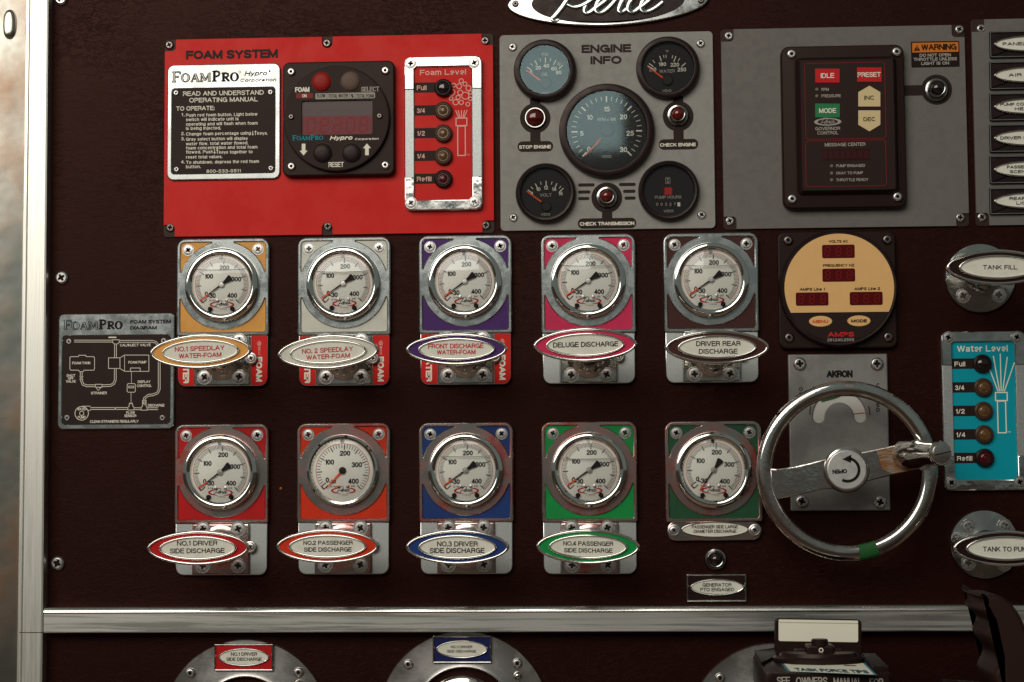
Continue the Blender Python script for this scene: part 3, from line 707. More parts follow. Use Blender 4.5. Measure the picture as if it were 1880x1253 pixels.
# foam controller
t = thing('foam_controller', 'square black controller with round face, red button and red digit window', 'controller', 617, 218, Z1)
xa, ya, xb, yb = PR(*z(955, 262), *z(1815, 1140), 22)
MB().slab(rrect(xa, ya, xb, yb, 13), Z1, 22, 3).build('housing', BLACK, t)
ZF = 32
cx, cy = P(*z(1368, 700), ZF); rr = 100 * KZ(ZF)
fxa, fya, fxb, fyb = PR(*z(1100, 562), *z(1645, 825), ZF)
holes = [rrect(fxa, fya, fxb, fyb, 4, 3)]
M = MB(); M.lathe(cx, cy, [(rr, 20), (rr, ZF - 2.2), (rr - 0.8, ZF - 0.6), (rr - 2.4, ZF)], 72, c1=False)
M.plate(circ(cx, cy, rr - 2.4, 72), holes, ZF - 6, ZF, 0)
face = M.build('round_face', SATIN, t)
M = MB()
ym = fya + (fyb - fya) * 0.56
M.flat([(fxa - 2, ym), (fxb + 2, ym), (fxb + 2, fyb + 2), (fxa - 2, fyb + 2)], ZF - 4.5)
M.build('window_shade', SMOKE, t)
win = MB().flat([(fxa - 2, fya - 2), (fxb + 2, fya - 2), (fxb + 2, ym), (fxa - 2, ym)], ZF - 4.5).build('digit_window', LEDW, t)
M = MB()
for i in range(5):
    seven_seg(M, fxa + 9 + i * 24.5, fya + 6, 14, 26, ZF - 4.0, ('abcdef', 'abdefg', 'abcdeg', 'abcdef', 'abcdefg')[i], 0.16)
M.build('digits', LEDS, t, win)
for a, b in ((1023, 345), (1745, 335), (1025, 1070), (1745, 1060)): screw(*z(a, b), 22, 8, t, 'hex')
for a, b in ((1022, 690), (1700, 683)): screw(*z(a, b), ZF, 5.5, t, 'darkhex')
for a, b, m, nm in ((1255, 418, RUBR, 'red_button'), (1475, 415, RUBG, 'taupe_button'), (1260, 965, RUBK, 'black_button'), (1483, 965, RUBK, 'black_button')):
    px, py = P(*z(a, b), ZF + 3)
    MB().lathe(px, py, [(20.0, ZF - 0.1), (19.6, ZF + 0.4), (18.6, ZF + 0.4)], 36, c1=False).build('button_rim', GLOSSB, t, face)
    MB().lathe(px, py, [(18.2, ZF - 1), (17.6, ZF + 3), (15, ZF + 5.4), (10, ZF + 6.6), (4, ZF + 7)], 36).build(nm, m, t)
zz = ZF + 0.4
M = MB(); zl_text(M, 'FOAM', 1052, 1162, 461, 499, zz, 2); zl_text(M, 'RESET', 1308, 1425, 1036, 1074, zz, 1)
zl_text(M, 'Hypro', 1317, 1488, 834, 866, zz, 3, 0.35); zl_text(M, 'Corporation', 1508, 1690, 850, 866, zz, 2, 0.35)
for ax, ay, sg in ((1117, 940, -1), (1603, 938, 1)):
    px, py = P(*z(ax, ay), zz)
    M.flat([(px - 3.4, py - sg * 11), (px + 3.4, py - sg * 11), (px + 3.4, py + sg * 2), (px + 7.4, py + sg * 2), (px, py + sg * 11), (px - 7.4, py + sg * 2), (px - 3.4, py + sg * 2)], zz)
M.build('lettering', PRINTW, t, face)
M = MB(); zl_text(M, 'SELECT', 1558, 1697, 458, 495, zz, 1); M.build('select_lettering', PRINTG, t, face)
M = MB(); a = PR(*z(1207, 505), *z(1665, 550), zz); M.flat(rrect(*a, 2, 3), zz); M.build('legend_strip', PRINTG, t, face)
M = MB()
for st, c0, c1 in (('FLOW', 1219, 1283), ('TOTAL WATER', 1307, 1459), ('%', 1480, 1500), ('TOTAL FOAM', 1521, 1655)): zl_text(M, st, c0, c1, 513, 542, zz + 0.3, 1)
for c0 in (1296, 1471, 1512): M.ribbon([P(*z(c0, 549), zz), P(*z(c0, 506), zz)], 0.6, zz + 0.3)
M.build('legend_lettering', PRINTD, t, face)
M = MB(); a = PR(*z(1060, 508), *z(1190, 547), zz); M.flat(rrect(*a, 1, 2), zz); M.build('on_lamp', material('dull_red_legend', rgb(120, 34, 32), 0.5), t, face)
M = MB(); zl_text(M, 'ON', 1106, 1140, 515, 540, zz + 0.3, 1); M.build('on_lettering', PRINTW, t, face)
M = MB(); sx0, sy0 = P(*z(1030, 869), zz); sx1 = P(*z(1268, 869), zz)[0]
serif(M, 'FOAMPRO', sx0, sx1, sy0, 9.3, zz, 0.15); M.build('teal_title', PRINTT, t, face)

# ================================================================== level indicators
def level_indicator(name, label, u0, v0, u1, v1, f0, g0, f1, g1, base, facemat, title, tt, lampu, lampv, scr, txtu, bubbles, ic, big=1.0, dark=False):
    th = thing(name, label, 'level gauge', (u0 + u1) / 2, (v0 + v1) / 2, base)
    zt = base + 12
    xa, ya, xb, yb = PR(u0, v0, u1, v1, zt); xc, yc, xd, yd = PR(f0, g0, f1, g1, zt)
    MB().plate(rrect(xa, ya, xb, yb, 12), [rrect(xc, yc, xd, yd, 1, 1)], base, zt - 3, 1.5).build('chrome_frame', CHROME, th)
    # raised corner caps
    H = yb - ya
    for top in (0, 1):
        X0, X1 = xa + 0.8, xb - 0.8; h1 = H * 0.21
        pts = [(X0, 0), (xc - 0.6, 0), (xc - 0.6, h1 - (yb - 0.8 - yd - 0.6)), (xd + 0.6, h1 - (yb - 0.8 - yd - 0.6)), (xd + 0.6, 0), (X1, 0), (X1, h1 - 11), (X1 - 3, h1 - 3), (X1 - 11, h1), (X0 + 11, h1), (X0 + 3, h1 - 3), (X0, h1 - 11)]
        pts = [(px, yb - 0.8 - h1 + py) if top else (px, ya + 0.8 + h1 - py) for px, py in pts]
        MB().slab(pts, zt - 3.2, zt, 1.2).build('end_cap', CHROME, th)
    for side in (0, 1):
        x0_, x1_ = (xa + 1.5, xc - 1) if side == 0 else (xd + 1, xb - 1.5)
        MB().slab(rrect(x0_, ya + H * 0.215, x1_, yb - H * 0.215, 0.6, 1), zt - 3.2, zt - 1.4, 0.4).build('grained_strip', SPECK, th)
    fc = MB().flat([(xc - 1, yc - 1), (xd + 1, yc - 1), (xd + 1, yd + 1), (xc - 1, yd + 1)], zt - 4.5).build('face', facemat, th)
    zf = zt - 4.5
    M = MB(); M.ptext(title, tt[0], tt[1], tt[2], tt[3], zf + 0.5, 1)
    M2 = MB()
    names = ('Full', '3/4', '1/2', '1/4', 'Refill')
    for i, (lv, tx) in enumerate(zip(lampv, txtu)):
        x2, y2 = P(lampu[i], lv, zf); h = 9.5
        M2.add([(xc - 0.5, y2 - h, zf + 0.3), (x2, y2 - h, zf + 0.3), (x2, y2 + h, zf + 0.3), (xc - 0.5, y2 + h, zf + 0.3)], [(0, 1, 2, 3)])
        M.ptext(names[i], tx[0], tx[1], lv - 3.2, lv + 5.3, zf + 0.6, 1)
    M2.build('black_tab', SATIN, th, fc)
    nozzle_icon(M, *P(ic[0], ic[1], zf), ic[2], zf + 0.5, bubbles)
    M.text('TM', P(ic[0] + 9 * ic[2], ic[1], zf)[0], P(ic[0] + 14.5 * ic[2], ic[1], zf)[0], P(ic[0], ic[1], zf)[1], 3, zf + 0.5)
    M.build('lettering', PRINTP if (not bubbles) and False else (PRINTW if not bubbles else material('blush_print', rgb(236, 176, 160), 0.6)), th, fc)
    for i, lv in enumerate(lampv):
        x2, y2 = P(lampu[i], lv, zf + 10)
        r = 17.0
        lamp = MB().lathe(x2, y2, [(r, zf), (r, zf + 5), (r - 1, zf + 7.5), (r - 3.5, zf + 9), (r - 5, zf + 9), (r - 6, zf + 7.5)], 36, c1=False).build('lamp_body', GLOSSB if i in (0, 4) or dark else material('smoky_amber_%d' % len(MATS), rgb(66, 46, 34), 0.3, spec=0.5), th)
        m = LENSK if i == 0 else (LENSM if i == 4 else LENSB)
        if i == 0: pr = [(r - 6, zf + 7.5), (r - 8, zf + 9.5), (r - 12, zf + 11), (2, zf + 11.4)]
        else: pr = [(r - 6, zf + 7.5), (r - 7, zf + 8.8), (r - 8.4, zf + 8.8), (r - 9, zf + 7.8), (r - 10, zf + 8.8), (r - 11.5, zf + 9.2), (r - 12.2, zf + 8.2), (r - 13.4, zf + 9.6), (r - 15.5, zf + 9.9)]
        MB().lathe(x2, y2, pr, 32).build('lens', m, th, lamp)
    for u, v in scr:
        screw(u, v, zt, 9.2, th, 'boss' if False else 'flat')
    return th
z = zoom(500, 90, 3.581)
level_indicator('foam_level_gauge', 'chrome framed red gauge lettered Foam Level with five round lamps', 742.3, 103.4, 885.4, 386, 760.5, 122.3, 866.3, 367, Z1, REDP,
                'Foam Level', (771, 855.5, 128, 138), [813.3] * 5, [160.6, 202.5, 244.2, 286, 328], ((754, 117), (871, 115.7), (754.7, 373), (871, 372)),
                ((765.3, 783), (765.3, 780), (765.3, 780), (765.3, 780), (765.3, 792)), True, (847.5, 286, 1.0))

# ================================================================== ENGINE INFO PLATE
xa, ya, xb, yb = PR(918, 61.3, 1311, 421.7, 6)
eng = Thing('engine_info_plate', 'grey enamel plate headed ENGINE INFO holding five round dials', 'control plate', (xa + xb) / 2, (ya + yb) / 2)
MB().slab(rrect(xa, ya, xb, yb, 8), 0, 6, 0.8).build('face_plate', GREYP, eng)
for u, v in ((941, 87), (1286, 80.5), (942.4, 400), (1288, 395)): screw(u, v, 6, 8.2, eng, 'pan')
M = MB(); M.ptext('ENGINE', 1067.7, 1158.5, 82, 97, 6.4, 3); M.ptext('INFO', 1084, 1141, 103.2, 118, 6.4, 3); M.build('lettering', PRINTD, eng)
z4 = zoom(910, 150, 4.474)
def pad(th, pu, pv, st, pill, txt, tt):
    """black printed ground of a warning lamp: disc, stem and pill"""
    M = MB()
    x, y = P(pu, pv, 6); M.flat(circ(x, y, 28.3, 40), 6.5)
    a = PR(st[0], st[1], st[2], st[3], 6); M.flat([(a[0], a[1]), (a[2], a[1]), (a[2], a[3]), (a[0], a[3])], 6.4)
    b = PR(*pill, 6); M.flat(rrect(*b, (b[3] - b[1]) / 2 - 0.5, 8), 6.3)
    o = M.build('lamp_ground', SATIN, th)
    M = MB(); M.ptext(txt, tt[0], tt[1], tt[2], tt[3], 6.9, 2); M.build('lettering', PRINTW, th, o)
pad(eng, 982.6, 217.5, (973.3, 170, 992, 265), (950.2, 259.7, 1015.5, 279), 'STOP ENGINE', (953, 1011.5, 267, 273.2))
pad(eng, 1245, 213.7, (1236, 170, 1254.7, 262), (1209.5, 255.8, 1281.8, 275), 'CHECK ENGINE', (1211.5, 1277.5, 263, 269.2))
pad(eng, 1114, 363.5, (1105.2, 380, 1124, 408), (1061, 400.9, 1168, 419.8), 'CHECK TRANSMISSION', (1064.5, 1164.5, 407.6, 414.2))
for a, b, c in ((677, 812, 850), (677, 778, 908), (677, 770, 962), (1013, 1150, 846), (1047, 1148, 902), (1058, 1150, 958)):
    q = PR(*z4(a, c - 13), *z4(b, c + 13), 6); MB().flat(rrect(*q, 2.8, 5), 6.4).build('printed_bar', SATIN, eng)
def warning_lamp(label, u, v, lu, lv, base, rc, rl, lens, group=None):
    th = thing('indicator_lamp', label, 'lamp', u, v, base)
    x, y = th.o[0], th.o[1]
    if rl > 14: pr = [(rc, base), (rc, base + 4), (rc - 1.5, base + 7), (rc - 3, base + 7), (rc - 4, base + 5)]
    else: pr = [(rc, base), (rc, base + 3), (rc - 2, base + 6), (rc - 5, base + 6.5), (rc - 5.6, base + 5.5), (rl + 2.2, base + 16), (rl + 1.2, base + 17.5), (rl, base + 17), (rl - 0.6, base + 15)]
    zb = pr[-1][1]
    MB().lathe(x, y, pr, 44, c1=False).build('chrome_ring', RINGM, th)
    r0 = pr[-1][0]
    MB().lathe(x, y, [(r0 + 0.4, zb - 0.5), (r0 - 1, zb + 3.5), (r0 * 0.7, zb + 7), (r0 * 0.35, zb + 8.8), (1, zb + 9.3)], 36).build('lens', lens, th)
    return th
warning_lamp('large dark red lamp in thin chrome ring above STOP ENGINE', 982.6, 217.5, 982, 217, 6.5, 20, 16, LENSR)
warning_lamp('small amber red lamp in stepped chrome ring above CHECK ENGINE', 1244.2, 212.5, 0, 0, 6.5, 20.5, 11.5, LENSA)
warning_lamp('small amber red lamp in stepped chrome ring above CHECK TRANSMISSION', 1114, 362.6, 0, 0, 6.5, 20.3, 11.5, LENSA)

def dash_gauge(label, u, v, R, rf, base=6.0):
    th = thing('dash_gauge', label, 'gauge', u, v, base)
    x, y = th.o[0], th.o[1]; R *= KZ(14); rf *= KZ(10)
    w = R - rf
    MB().lathe(x, y, [(R, base), (R, base + 9), (R - 1.5, base + 13), (R - w * 0.45, base + 15), (rf + 2.2, base + 14.5), (rf + 0.8, base + 12.5), (rf, base + 6)], 72, c1=False).build('bezel', GLOSSB, th)
    dial = MB().flat(circ(x, y, rf + 1, 60), base + 6).build('dial', DIALB, th)
    return th, dial, x, y, base + 6.3, rf
def dash_finish(th, x, y, zf, rf, needle, hubr, dial):
    a0, r0, r1, ox, oy = needle
    M = MB(); px = lambda r, a: (x + ox + r * cos(rad(a)), y + oy + r * sin(rad(a)))
    M.tube([(*px(r0, a0), zf + 3), (*px(r1, a0), zf + 2.6)], lambda q: 1.9 - 0.8 * q, 8); M.build('needle', PRINTO, th)
    MB().lathe(x + ox, y + oy, [(hubr, zf + 1), (hubr, zf + 4), (hubr - 1.5, zf + 5)], 28).build('hub_cap', SATIN, th)
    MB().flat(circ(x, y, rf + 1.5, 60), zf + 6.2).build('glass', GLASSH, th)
def ticks(M, x, y, zf, specs):
    for ang, r0, r1, w in specs:
        c, s_ = cos(rad(ang)), sin(rad(ang)); M.ribbon([(x + r0 * c, y + r0 * s_), (x + r1 * c, y + r1 * s_)], w, zf)
def ctext(M, st, x, y, cap, zf, b=1, sx=1.0):
    w = (natural(st) - GAP + WT[b]) * cap * sx
    M.text(st, x - w / 2, x + w / 2, y - cap / 2, cap, zf, b)

th, dial, x, y, zf, rf = dash_gauge('dark round oil pressure dial marked PSI 0 to 80', 1000.7, 131, 58.3, 45)
z3 = zoom(900, 0, 4.372)
def at(zz_, a, b, zf): return P(*zz_(a, b), zf)
M = MB(); ox_, oy_ = -10, -19
cxg, cyg = x + 1, y - 18
for ang, l in ((144, 10), (131, 6), (118, 10), (104, 6), (90, 10), (76, 6), (62, 10), (52, 6), (47, 6), (40, 10)):
    ticks(M, cxg, cyg, zf, [(ang, 42 - l, 42, 1.5 if l > 8 else 1.0)])
for st, a, b in (('0', 328, 583), ('20', 385, 545), ('40', 450, 530), ('60', 512, 553), ('80', 550, 583)): ctext(M, st, *at(z3, a, b, zf), 7, zf)
M.build('dial_markings', PRINTW, th, dial)
M = MB(); ctext(M, 'PSI', *at(z3, 440, 438, zf), 6, zf); ctext(M, 'OIL', *at(z3, 440, 598, zf), 6.5, zf); ctext(M, 'VDO', *at(z3, 440, 752, zf), 4.6, zf, 2, 1.25)
M.build('dial_lettering', PRINTG, th, dial)
nx, ny = at(z3, 405, 652, zf); tx, ty = at(z3, 287, 567, zf)
dash_finish(th, x, y, zf, rf, (math.degrees(atan2(ty - ny, tx - nx)), 0, hypot(tx - nx, ty - ny), nx - x, ny - y), 0.1, dial)
MB().lathe(x + 2, y - 23, [(10, zf), (10, zf + 3), (8.5, zf + 4.4)], 28).build('pivot_cover', SATIN, th)

th, dial, x, y, zf, rf = dash_gauge('black round water temperature dial marked 100 to 250', 1226, 126.6, 59, 46.5)
M = MB(); cxg, cyg = x - 1, y - 18
for ang, l in ((148, 10), (141, 10), (129, 7), (109, 10), (99, 6), (93, 6), (76, 6), (68, 11), (57, 7), (38, 10)): ticks(M, cxg, cyg, zf, [(ang, 43 - l, 43, 1.5 if l > 8 else 1.0)])
for st, a, b in (('100', 1303, 560), ('180', 1382, 517), ('220', 1482, 521), ('250', 1538, 560)): ctext(M, st, *at(z3, a, b, zf), 7, zf)
M.build('dial_markings', PRINTW, th, dial)
M = MB(); ctext(M, '\u00b0F', *at(z3, 1420, 415, zf), 5, zf); ctext(M, 'WATER', *at(z3, 1420, 573, zf), 6, zf); ctext(M, 'VDO', *at(z3, 1418, 730, zf), 4.6, zf, 2, 1.25)
M.build('dial_lettering', PRINTG, th, dial)
nx, ny = at(z3, 1387, 632, zf); tx, ty = at(z3, 1268, 543, zf)
dash_finish(th, x, y, zf, rf, (math.degrees(atan2(ty - ny, tx - nx)), 0, hypot(tx - nx, ty - ny), nx - x, ny - y), 0.1, dial)
MB().lathe(x - 1, y - 23, [(10, zf), (10, zf + 3), (8.5, zf + 4.4)], 28).build('pivot_cover', SATIN, th)

th, dial, x, y, zf, rf = dash_gauge('largest round dial marked RPM x 100 from 0 to 30', 1114, 242, 88.7, 73)
M = MB()
for i in range(31):
    ang = 226 - i * 272 / 30; big = i % 5 == 0
    ticks(M, x, y, zf, [(ang, 65 - (11 if big else 8.5), 65, 2.6 if big else 1.1)])
for st, a, b in (('0', 765, 557), ('5', 707, 427), ('10', 773, 295), ('15', 912, 227), ('20', 1050, 290), ('25', 1105, 425), ('30', 1050, 560)): ctext(M, st, *at(z4, a, b, zf), 9.2, zf)
M.build('dial_markings', PRINTW, th, dial)
M = MB(); ctext(M, 'RPM x 100', *at(z4, 912, 311, zf), 6, zf, 2, 0.9); ctext(M, 'VDO', *at(z4, 910, 616, zf), 5, zf, 2, 1.25); M.build('dial_lettering', PRINTG, th, dial)
nx, ny = at(z4, 868, 470, zf); tx, ty = at(z4, 738, 612, zf)
dash_finish(th, x, y, zf, rf, (math.degrees(atan2(ty - ny, tx - nx)), 0, hypot(tx - nx, ty - ny), nx - x, ny - y), 0.1, dial)
MB().lathe(x + 1.5, y + 1.5, [(12.5, zf), (12.5, zf + 3.5), (11, zf + 5)], 32).build('pivot_cover', SATIN, th)

th, dial, x, y, zf, rf = dash_gauge('black round VOLT dial marked 8 to 16', 1002, 356, 55.8, 45)
M = MB(); cxg, cyg = x + 1, y - 20
for ang, l in ((142, 9), (131, 6), (118, 9), (104, 6), (90, 10), (75, 6), (62, 9), (50, 6), (42, 10)): ticks(M, cxg, cyg, zf, [(ang, 43 - l, 43, 1.5 if l > 8 else 1.0)])
for st, a, b in (('8', 297, 920), ('10', 350, 885), ('12', 413, 872), ('14', 480, 885), ('16', 533, 920)): ctext(M, st, *at(z4, a, b, zf), 6.6, zf)
M.build('dial_markings', PRINTW, th, dial)
M = MB(); ctext(M, 'VOLT', *at(z4, 412, 933, zf), 6, zf); ctext(M, 'VDO', *at(z4, 410, 1092, zf), 4.6, zf, 2, 1.25); M.build('dial_lettering', PRINTG, th, dial)
nx, ny = at(z4, 378, 993, zf); tx, ty = at(z4, 254, 903, zf)
dash_finish(th, x, y, zf, rf, (math.degrees(atan2(ty - ny, tx - nx)), 0, hypot(tx - nx, ty - ny), nx - x, ny - y), 0.1, dial)
MB().lathe(x + 1, y - 25, [(9.5, zf), (9.5, zf + 3), (8, zf + 4.4)], 28).build('pivot_cover', SATIN, th)

th, dial, x, y, zf, rf = dash_gauge('black round PUMP HOURS counter dial with red flower mark', 1227.5, 352, 56.3, 46)
M = MB(); ctext(M, 'PUMP HOURS', *at(z4, 1417, 950, zf), 5.6, zf); ctext(M, 'VDO', *at(z4, 1420, 1064, zf), 5, zf, 2, 1.25)
px, py = at(z4, 1414, 814, zf); M.ribbon([(px - 4, py - 5.5), (px + 4, py - 5.5), (px + 4, py + 5.5), (px - 4, py + 5.5)], 0.8, zf, True)
M.add([(px - 2.5, py + 4, zf), (px + 2.5, py + 4, zf), (px, py, zf)], [(0, 2, 1)]); M.add([(px - 2.5, py - 4, zf), (px + 2.5, py - 4, zf), (px, py, zf)], [(0, 1, 2)])
M.build('dial_lettering', PRINTG, th, dial)
M = MB()
px, py = at(z4, 1418, 902, zf)
for k in range(4): M.lathe(px + 4.4 * cos(rad(45 + 90 * k)), py + 4.4 * sin(rad(45 + 90 * k)), [(4.6, zf), (4.0, zf + 0.5 + 0.1 * k)], 16)
M.build('red_mark', material('flower_red', rgb(186, 34, 34), 0.5), th, dial)
cw = MB(); a = PR(*z4(1312, 992), *z4(1488, 1028), zf); cw.flat([(a[0], a[1]), (a[2], a[1]), (a[2], a[3]), (a[0], a[3])], zf); ctr = cw.build('counter_window', PRINTB, th, dial)
M = MB()
for i, ch in enumerate('00327'): ctext(M, ch, *at(z4, 1327 + i * 36, 1009, zf), 6, zf + 0.3)
M.build('counter_digits', PRINTG, th, dial)
M = MB(); a = PR(*z4(1493, 993), *z4(1516, 1026), zf); M.flat([(a[0], a[1]), (a[2], a[1]), (a[2], a[3]), (a[0], a[3])], zf + 0.2); M.build('tenths_wheel', PRINTW, th, dial)
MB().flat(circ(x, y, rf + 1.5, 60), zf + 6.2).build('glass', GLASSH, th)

# ================================================================== GOVERNOR PLATE
z5 = zoom(1310, 30, 3.133)
gov = backed_plate('governor_plate', 'plain grey enamel plate behind the governor control unit', 1326.5, 50, 1775, 418, GREYD, (), ((1337.8, 66.7), (1761, 55), (1339.7, 406), (1762.6, 400)), 23, 23)
M = MB(); a = PR(1655, 157, 1700, 176, 6); M.flat([(a[0], a[1]), (a[2], a[1]), (a[2], a[3]), (a[0], a[3])], 6.3); M.flat(circ(*P(1719.5, 165, 6), 28, 40), 6.4); M.build('lamp_ground', SATIN, gov)
warning_lamp('black lens lamp in stepped chrome ring beside the governor control unit', 1718.5, 165.5, 0, 0, 6.4, 22, 12.5, LENSK)
t = thing('warning_label', 'black and orange WARNING label above the throttle lamp', 'label', 1717, 100, 6)
a = PR(*z5(1137, 145), *z5(1414, 293), 6.5); ls = MB().slab(rrect(*a, 1, 1), 6, 6.6).build('label_ground', PRINTB, t)
a = PR(*z5(1143, 152), *z5(1408, 207), 6.8); MB().flat([(a[0], a[1]), (a[2], a[1]), (a[2], a[3]), (a[0], a[3])], 6.9).build('orange_band', ORANGEW, t)
def z5t(M, st, x0, x1, yt_, yb_, zz, b=0): M.ptext(st, z5(x0, 0)[0], z5(x1, 0)[0], z5(0, yt_)[1], z5(0, yb_)[1], zz, b)
M = MB(); z5t(M, 'WARNING', 1195, 1398, 160, 195, 7.2, 2); px, py = at(z5, 1170, 184, 7.2); M.add([(px - 6, py - 5, 7.2), (px + 6, py - 5, 7.2), (px, py + 5.5, 7.2)], [(0, 1, 2)]); M.build('warning_word', PRINTB, t)
M = MB(); M.ribbon([(px, py - 1.2), (px, py + 3)], 1.3, 7.5); M.ribbon([(px, py - 3.6), (px, py - 2.4)], 1.3, 7.5); M.build('exclamation_mark', ORANGEW, t)
M = MB(); z5t(M, 'DO NOT OPEN', 1185, 1365, 215, 233, 7, 2); z5t(M, 'THROTTLE UNLESS', 1150, 1400, 238, 256, 7, 2); z5t(M, 'LIGHT IS ON', 1195, 1355, 262, 280, 7, 2); M.build('lettering', PRINTG, t, ls)

t = thing('governor_control', 'tall black control unit with coloured keys and message center', 'control unit', 1549, 232, 6)
zu = 38
xa, ya, xb, yb = PR(1435.5, 83, 1663, 383, 24)
M = MB(); M.prof(rrect(xa, ya, xb, yb, 16), [(0, 6), (0, 19), (1, 22), (3, 24), (24, 25)], c1=False)
xe, ye, xf, yf = PR(*z5(505, 250), *z5(1040, 1000), zu)
M2 = rrect(xe, ye, xf, yf, 8)
M.prof(rrect(xe - 9, ye - 9, xf + 9, yf + 9, 12), [(0, 23), (2, 26), (7, zu - 2.5), (9, zu)], c1=True)
M.prof(rrect(xa + 20, ya + 20, xb - 20, yb - 20, 10), [(0, 24.6)], c1=True)
M.build('housing', HOLDER, t)
fp = MB().flat(M2, zu + 0.3).build('membrane', material('membrane_face', rgb(40, 26, 24), 0.5, spec=0.35), t)
for a, b in ((448, 220), (1052, 207), (452, 1053), (1057, 1040)): screw(*z5(a, b), 24.5, 9, t, 'hex')
zk = zu + 0.7
M = MB()
for a in (PR(*z5(527, 268), *z5(988, 705), zk), PR(*z5(530, 715), *z5(992, 978), zk)): M.ribbon(rrect(*a, 5, 4), 0.8, zk, True)
M.build('red_outline', material('outline_red', rgb(140, 22, 28), 0.5), t, fp)
def key(name, pts, mat): return MB().slab([P(*z5(a, b), zk + 1) for a, b in pts], zu + 0.2, zk + 1.0, 0.4).build(name, mat, t)
k1 = key('red_key', ((585, 383), (726, 383), (726, 302), (585, 302)), REDK); k2 = key('red_key', ((826, 378), (967, 378), (967, 295), (826, 295)), REDK)
k3 = key('green_key', ((585, 583), (727, 583), (727, 503), (585, 503)), GREENK)
k4 = key('ivory_key', ((833, 520), (960, 520), (960, 437), (897, 400), (833, 437)), BEIGE); k5 = key('ivory_key', ((833, 542), (833, 625), (897, 663), (960, 625), (960, 542)), BEIGE)
zt_ = zk + 1.5
for kk, st, x0_, x1_, y0_, y1_, m in ((k1, 'IDLE', 617, 694, 328, 356, PRINTW), (k2, 'PRESET', 829, 962, 323, 350, PRINTW), (k3, 'MODE', 607, 705, 530, 557, PRINTW), (k4, 'INC', 867, 924, 457, 481, PRINTB), (k5, 'DEC', 862, 930, 581, 604, PRINTB)):
    M = MB(); z5t(M, st, x0_, x1_, y0_, y1_, zt_, 1); M.build('lettering', m, t, kk)
M = MB()
for st, x0_, x1_, y0_, y1_ in (('RPM', 620, 663, 413, 430), ('PRESSURE', 620, 732, 450, 467), ('GOVERNOR', 585, 728, 637, 656), ('CONTROL', 597, 718, 662, 681), ('MESSAGE CENTER', 640, 874, 728, 748), ('PUMP ENGAGED', 705, 872, 852, 868), ('OKAY TO PUMP', 705, 860, 894, 910), ('THROTTLE READY', 705, 890, 933, 949)): z5t(M, st, x0_, x1_, y0_, y1_, zk, 1)
M.build('lettering', PRINTG, t, fp)
for a, b in ((595, 422), (595, 460), (680, 862), (680, 904), (680, 943)): MB().lathe(*P(*z5(a, b), zk), [(3.3, zk - 0.4), (3.0, zk + 0.8), (1.5, zk + 1.6)], 14).build('status_light', PRINTGR, t)
px, py = at(z5, 657, 608, zk); M = MB(); M.loft([[(a, b, zk) for a, b in ell(px, py, 24.5, 7, 40)], [(a, b, zk) for a, b in ell(px, py, 18.5, 5, 40)]], False, False); small_script(M, px - 14, px + 14, py - 3, zk + 0.2, 0.2); M.build('oval_logo', PRINTG, t, fp)
a = PR(*z5(622, 765), *z5(897, 828), zk); ds = MB().flat([(a[0], a[1]), (a[2], a[1]), (a[2], a[3]), (a[0], a[3])], zk).build('message_window', material('message_red', rgb(46, 6, 10), 0.3), t)
M = MB(); w = (a[2] - a[0]) / 8
for i in range(8): M.flat([(a[0] + i * w + 1.5, a[1] + 3), (a[0] + (i + 1) * w - 1.5, a[1] + 3), (a[0] + (i + 1) * w - 1.5, a[3] - 3), (a[0] + i * w + 1.5, a[3] - 3)], zk + 0.2)
M.build('character_cells', material('cell_red', rgb(54, 9, 13), 0.35), t, ds)

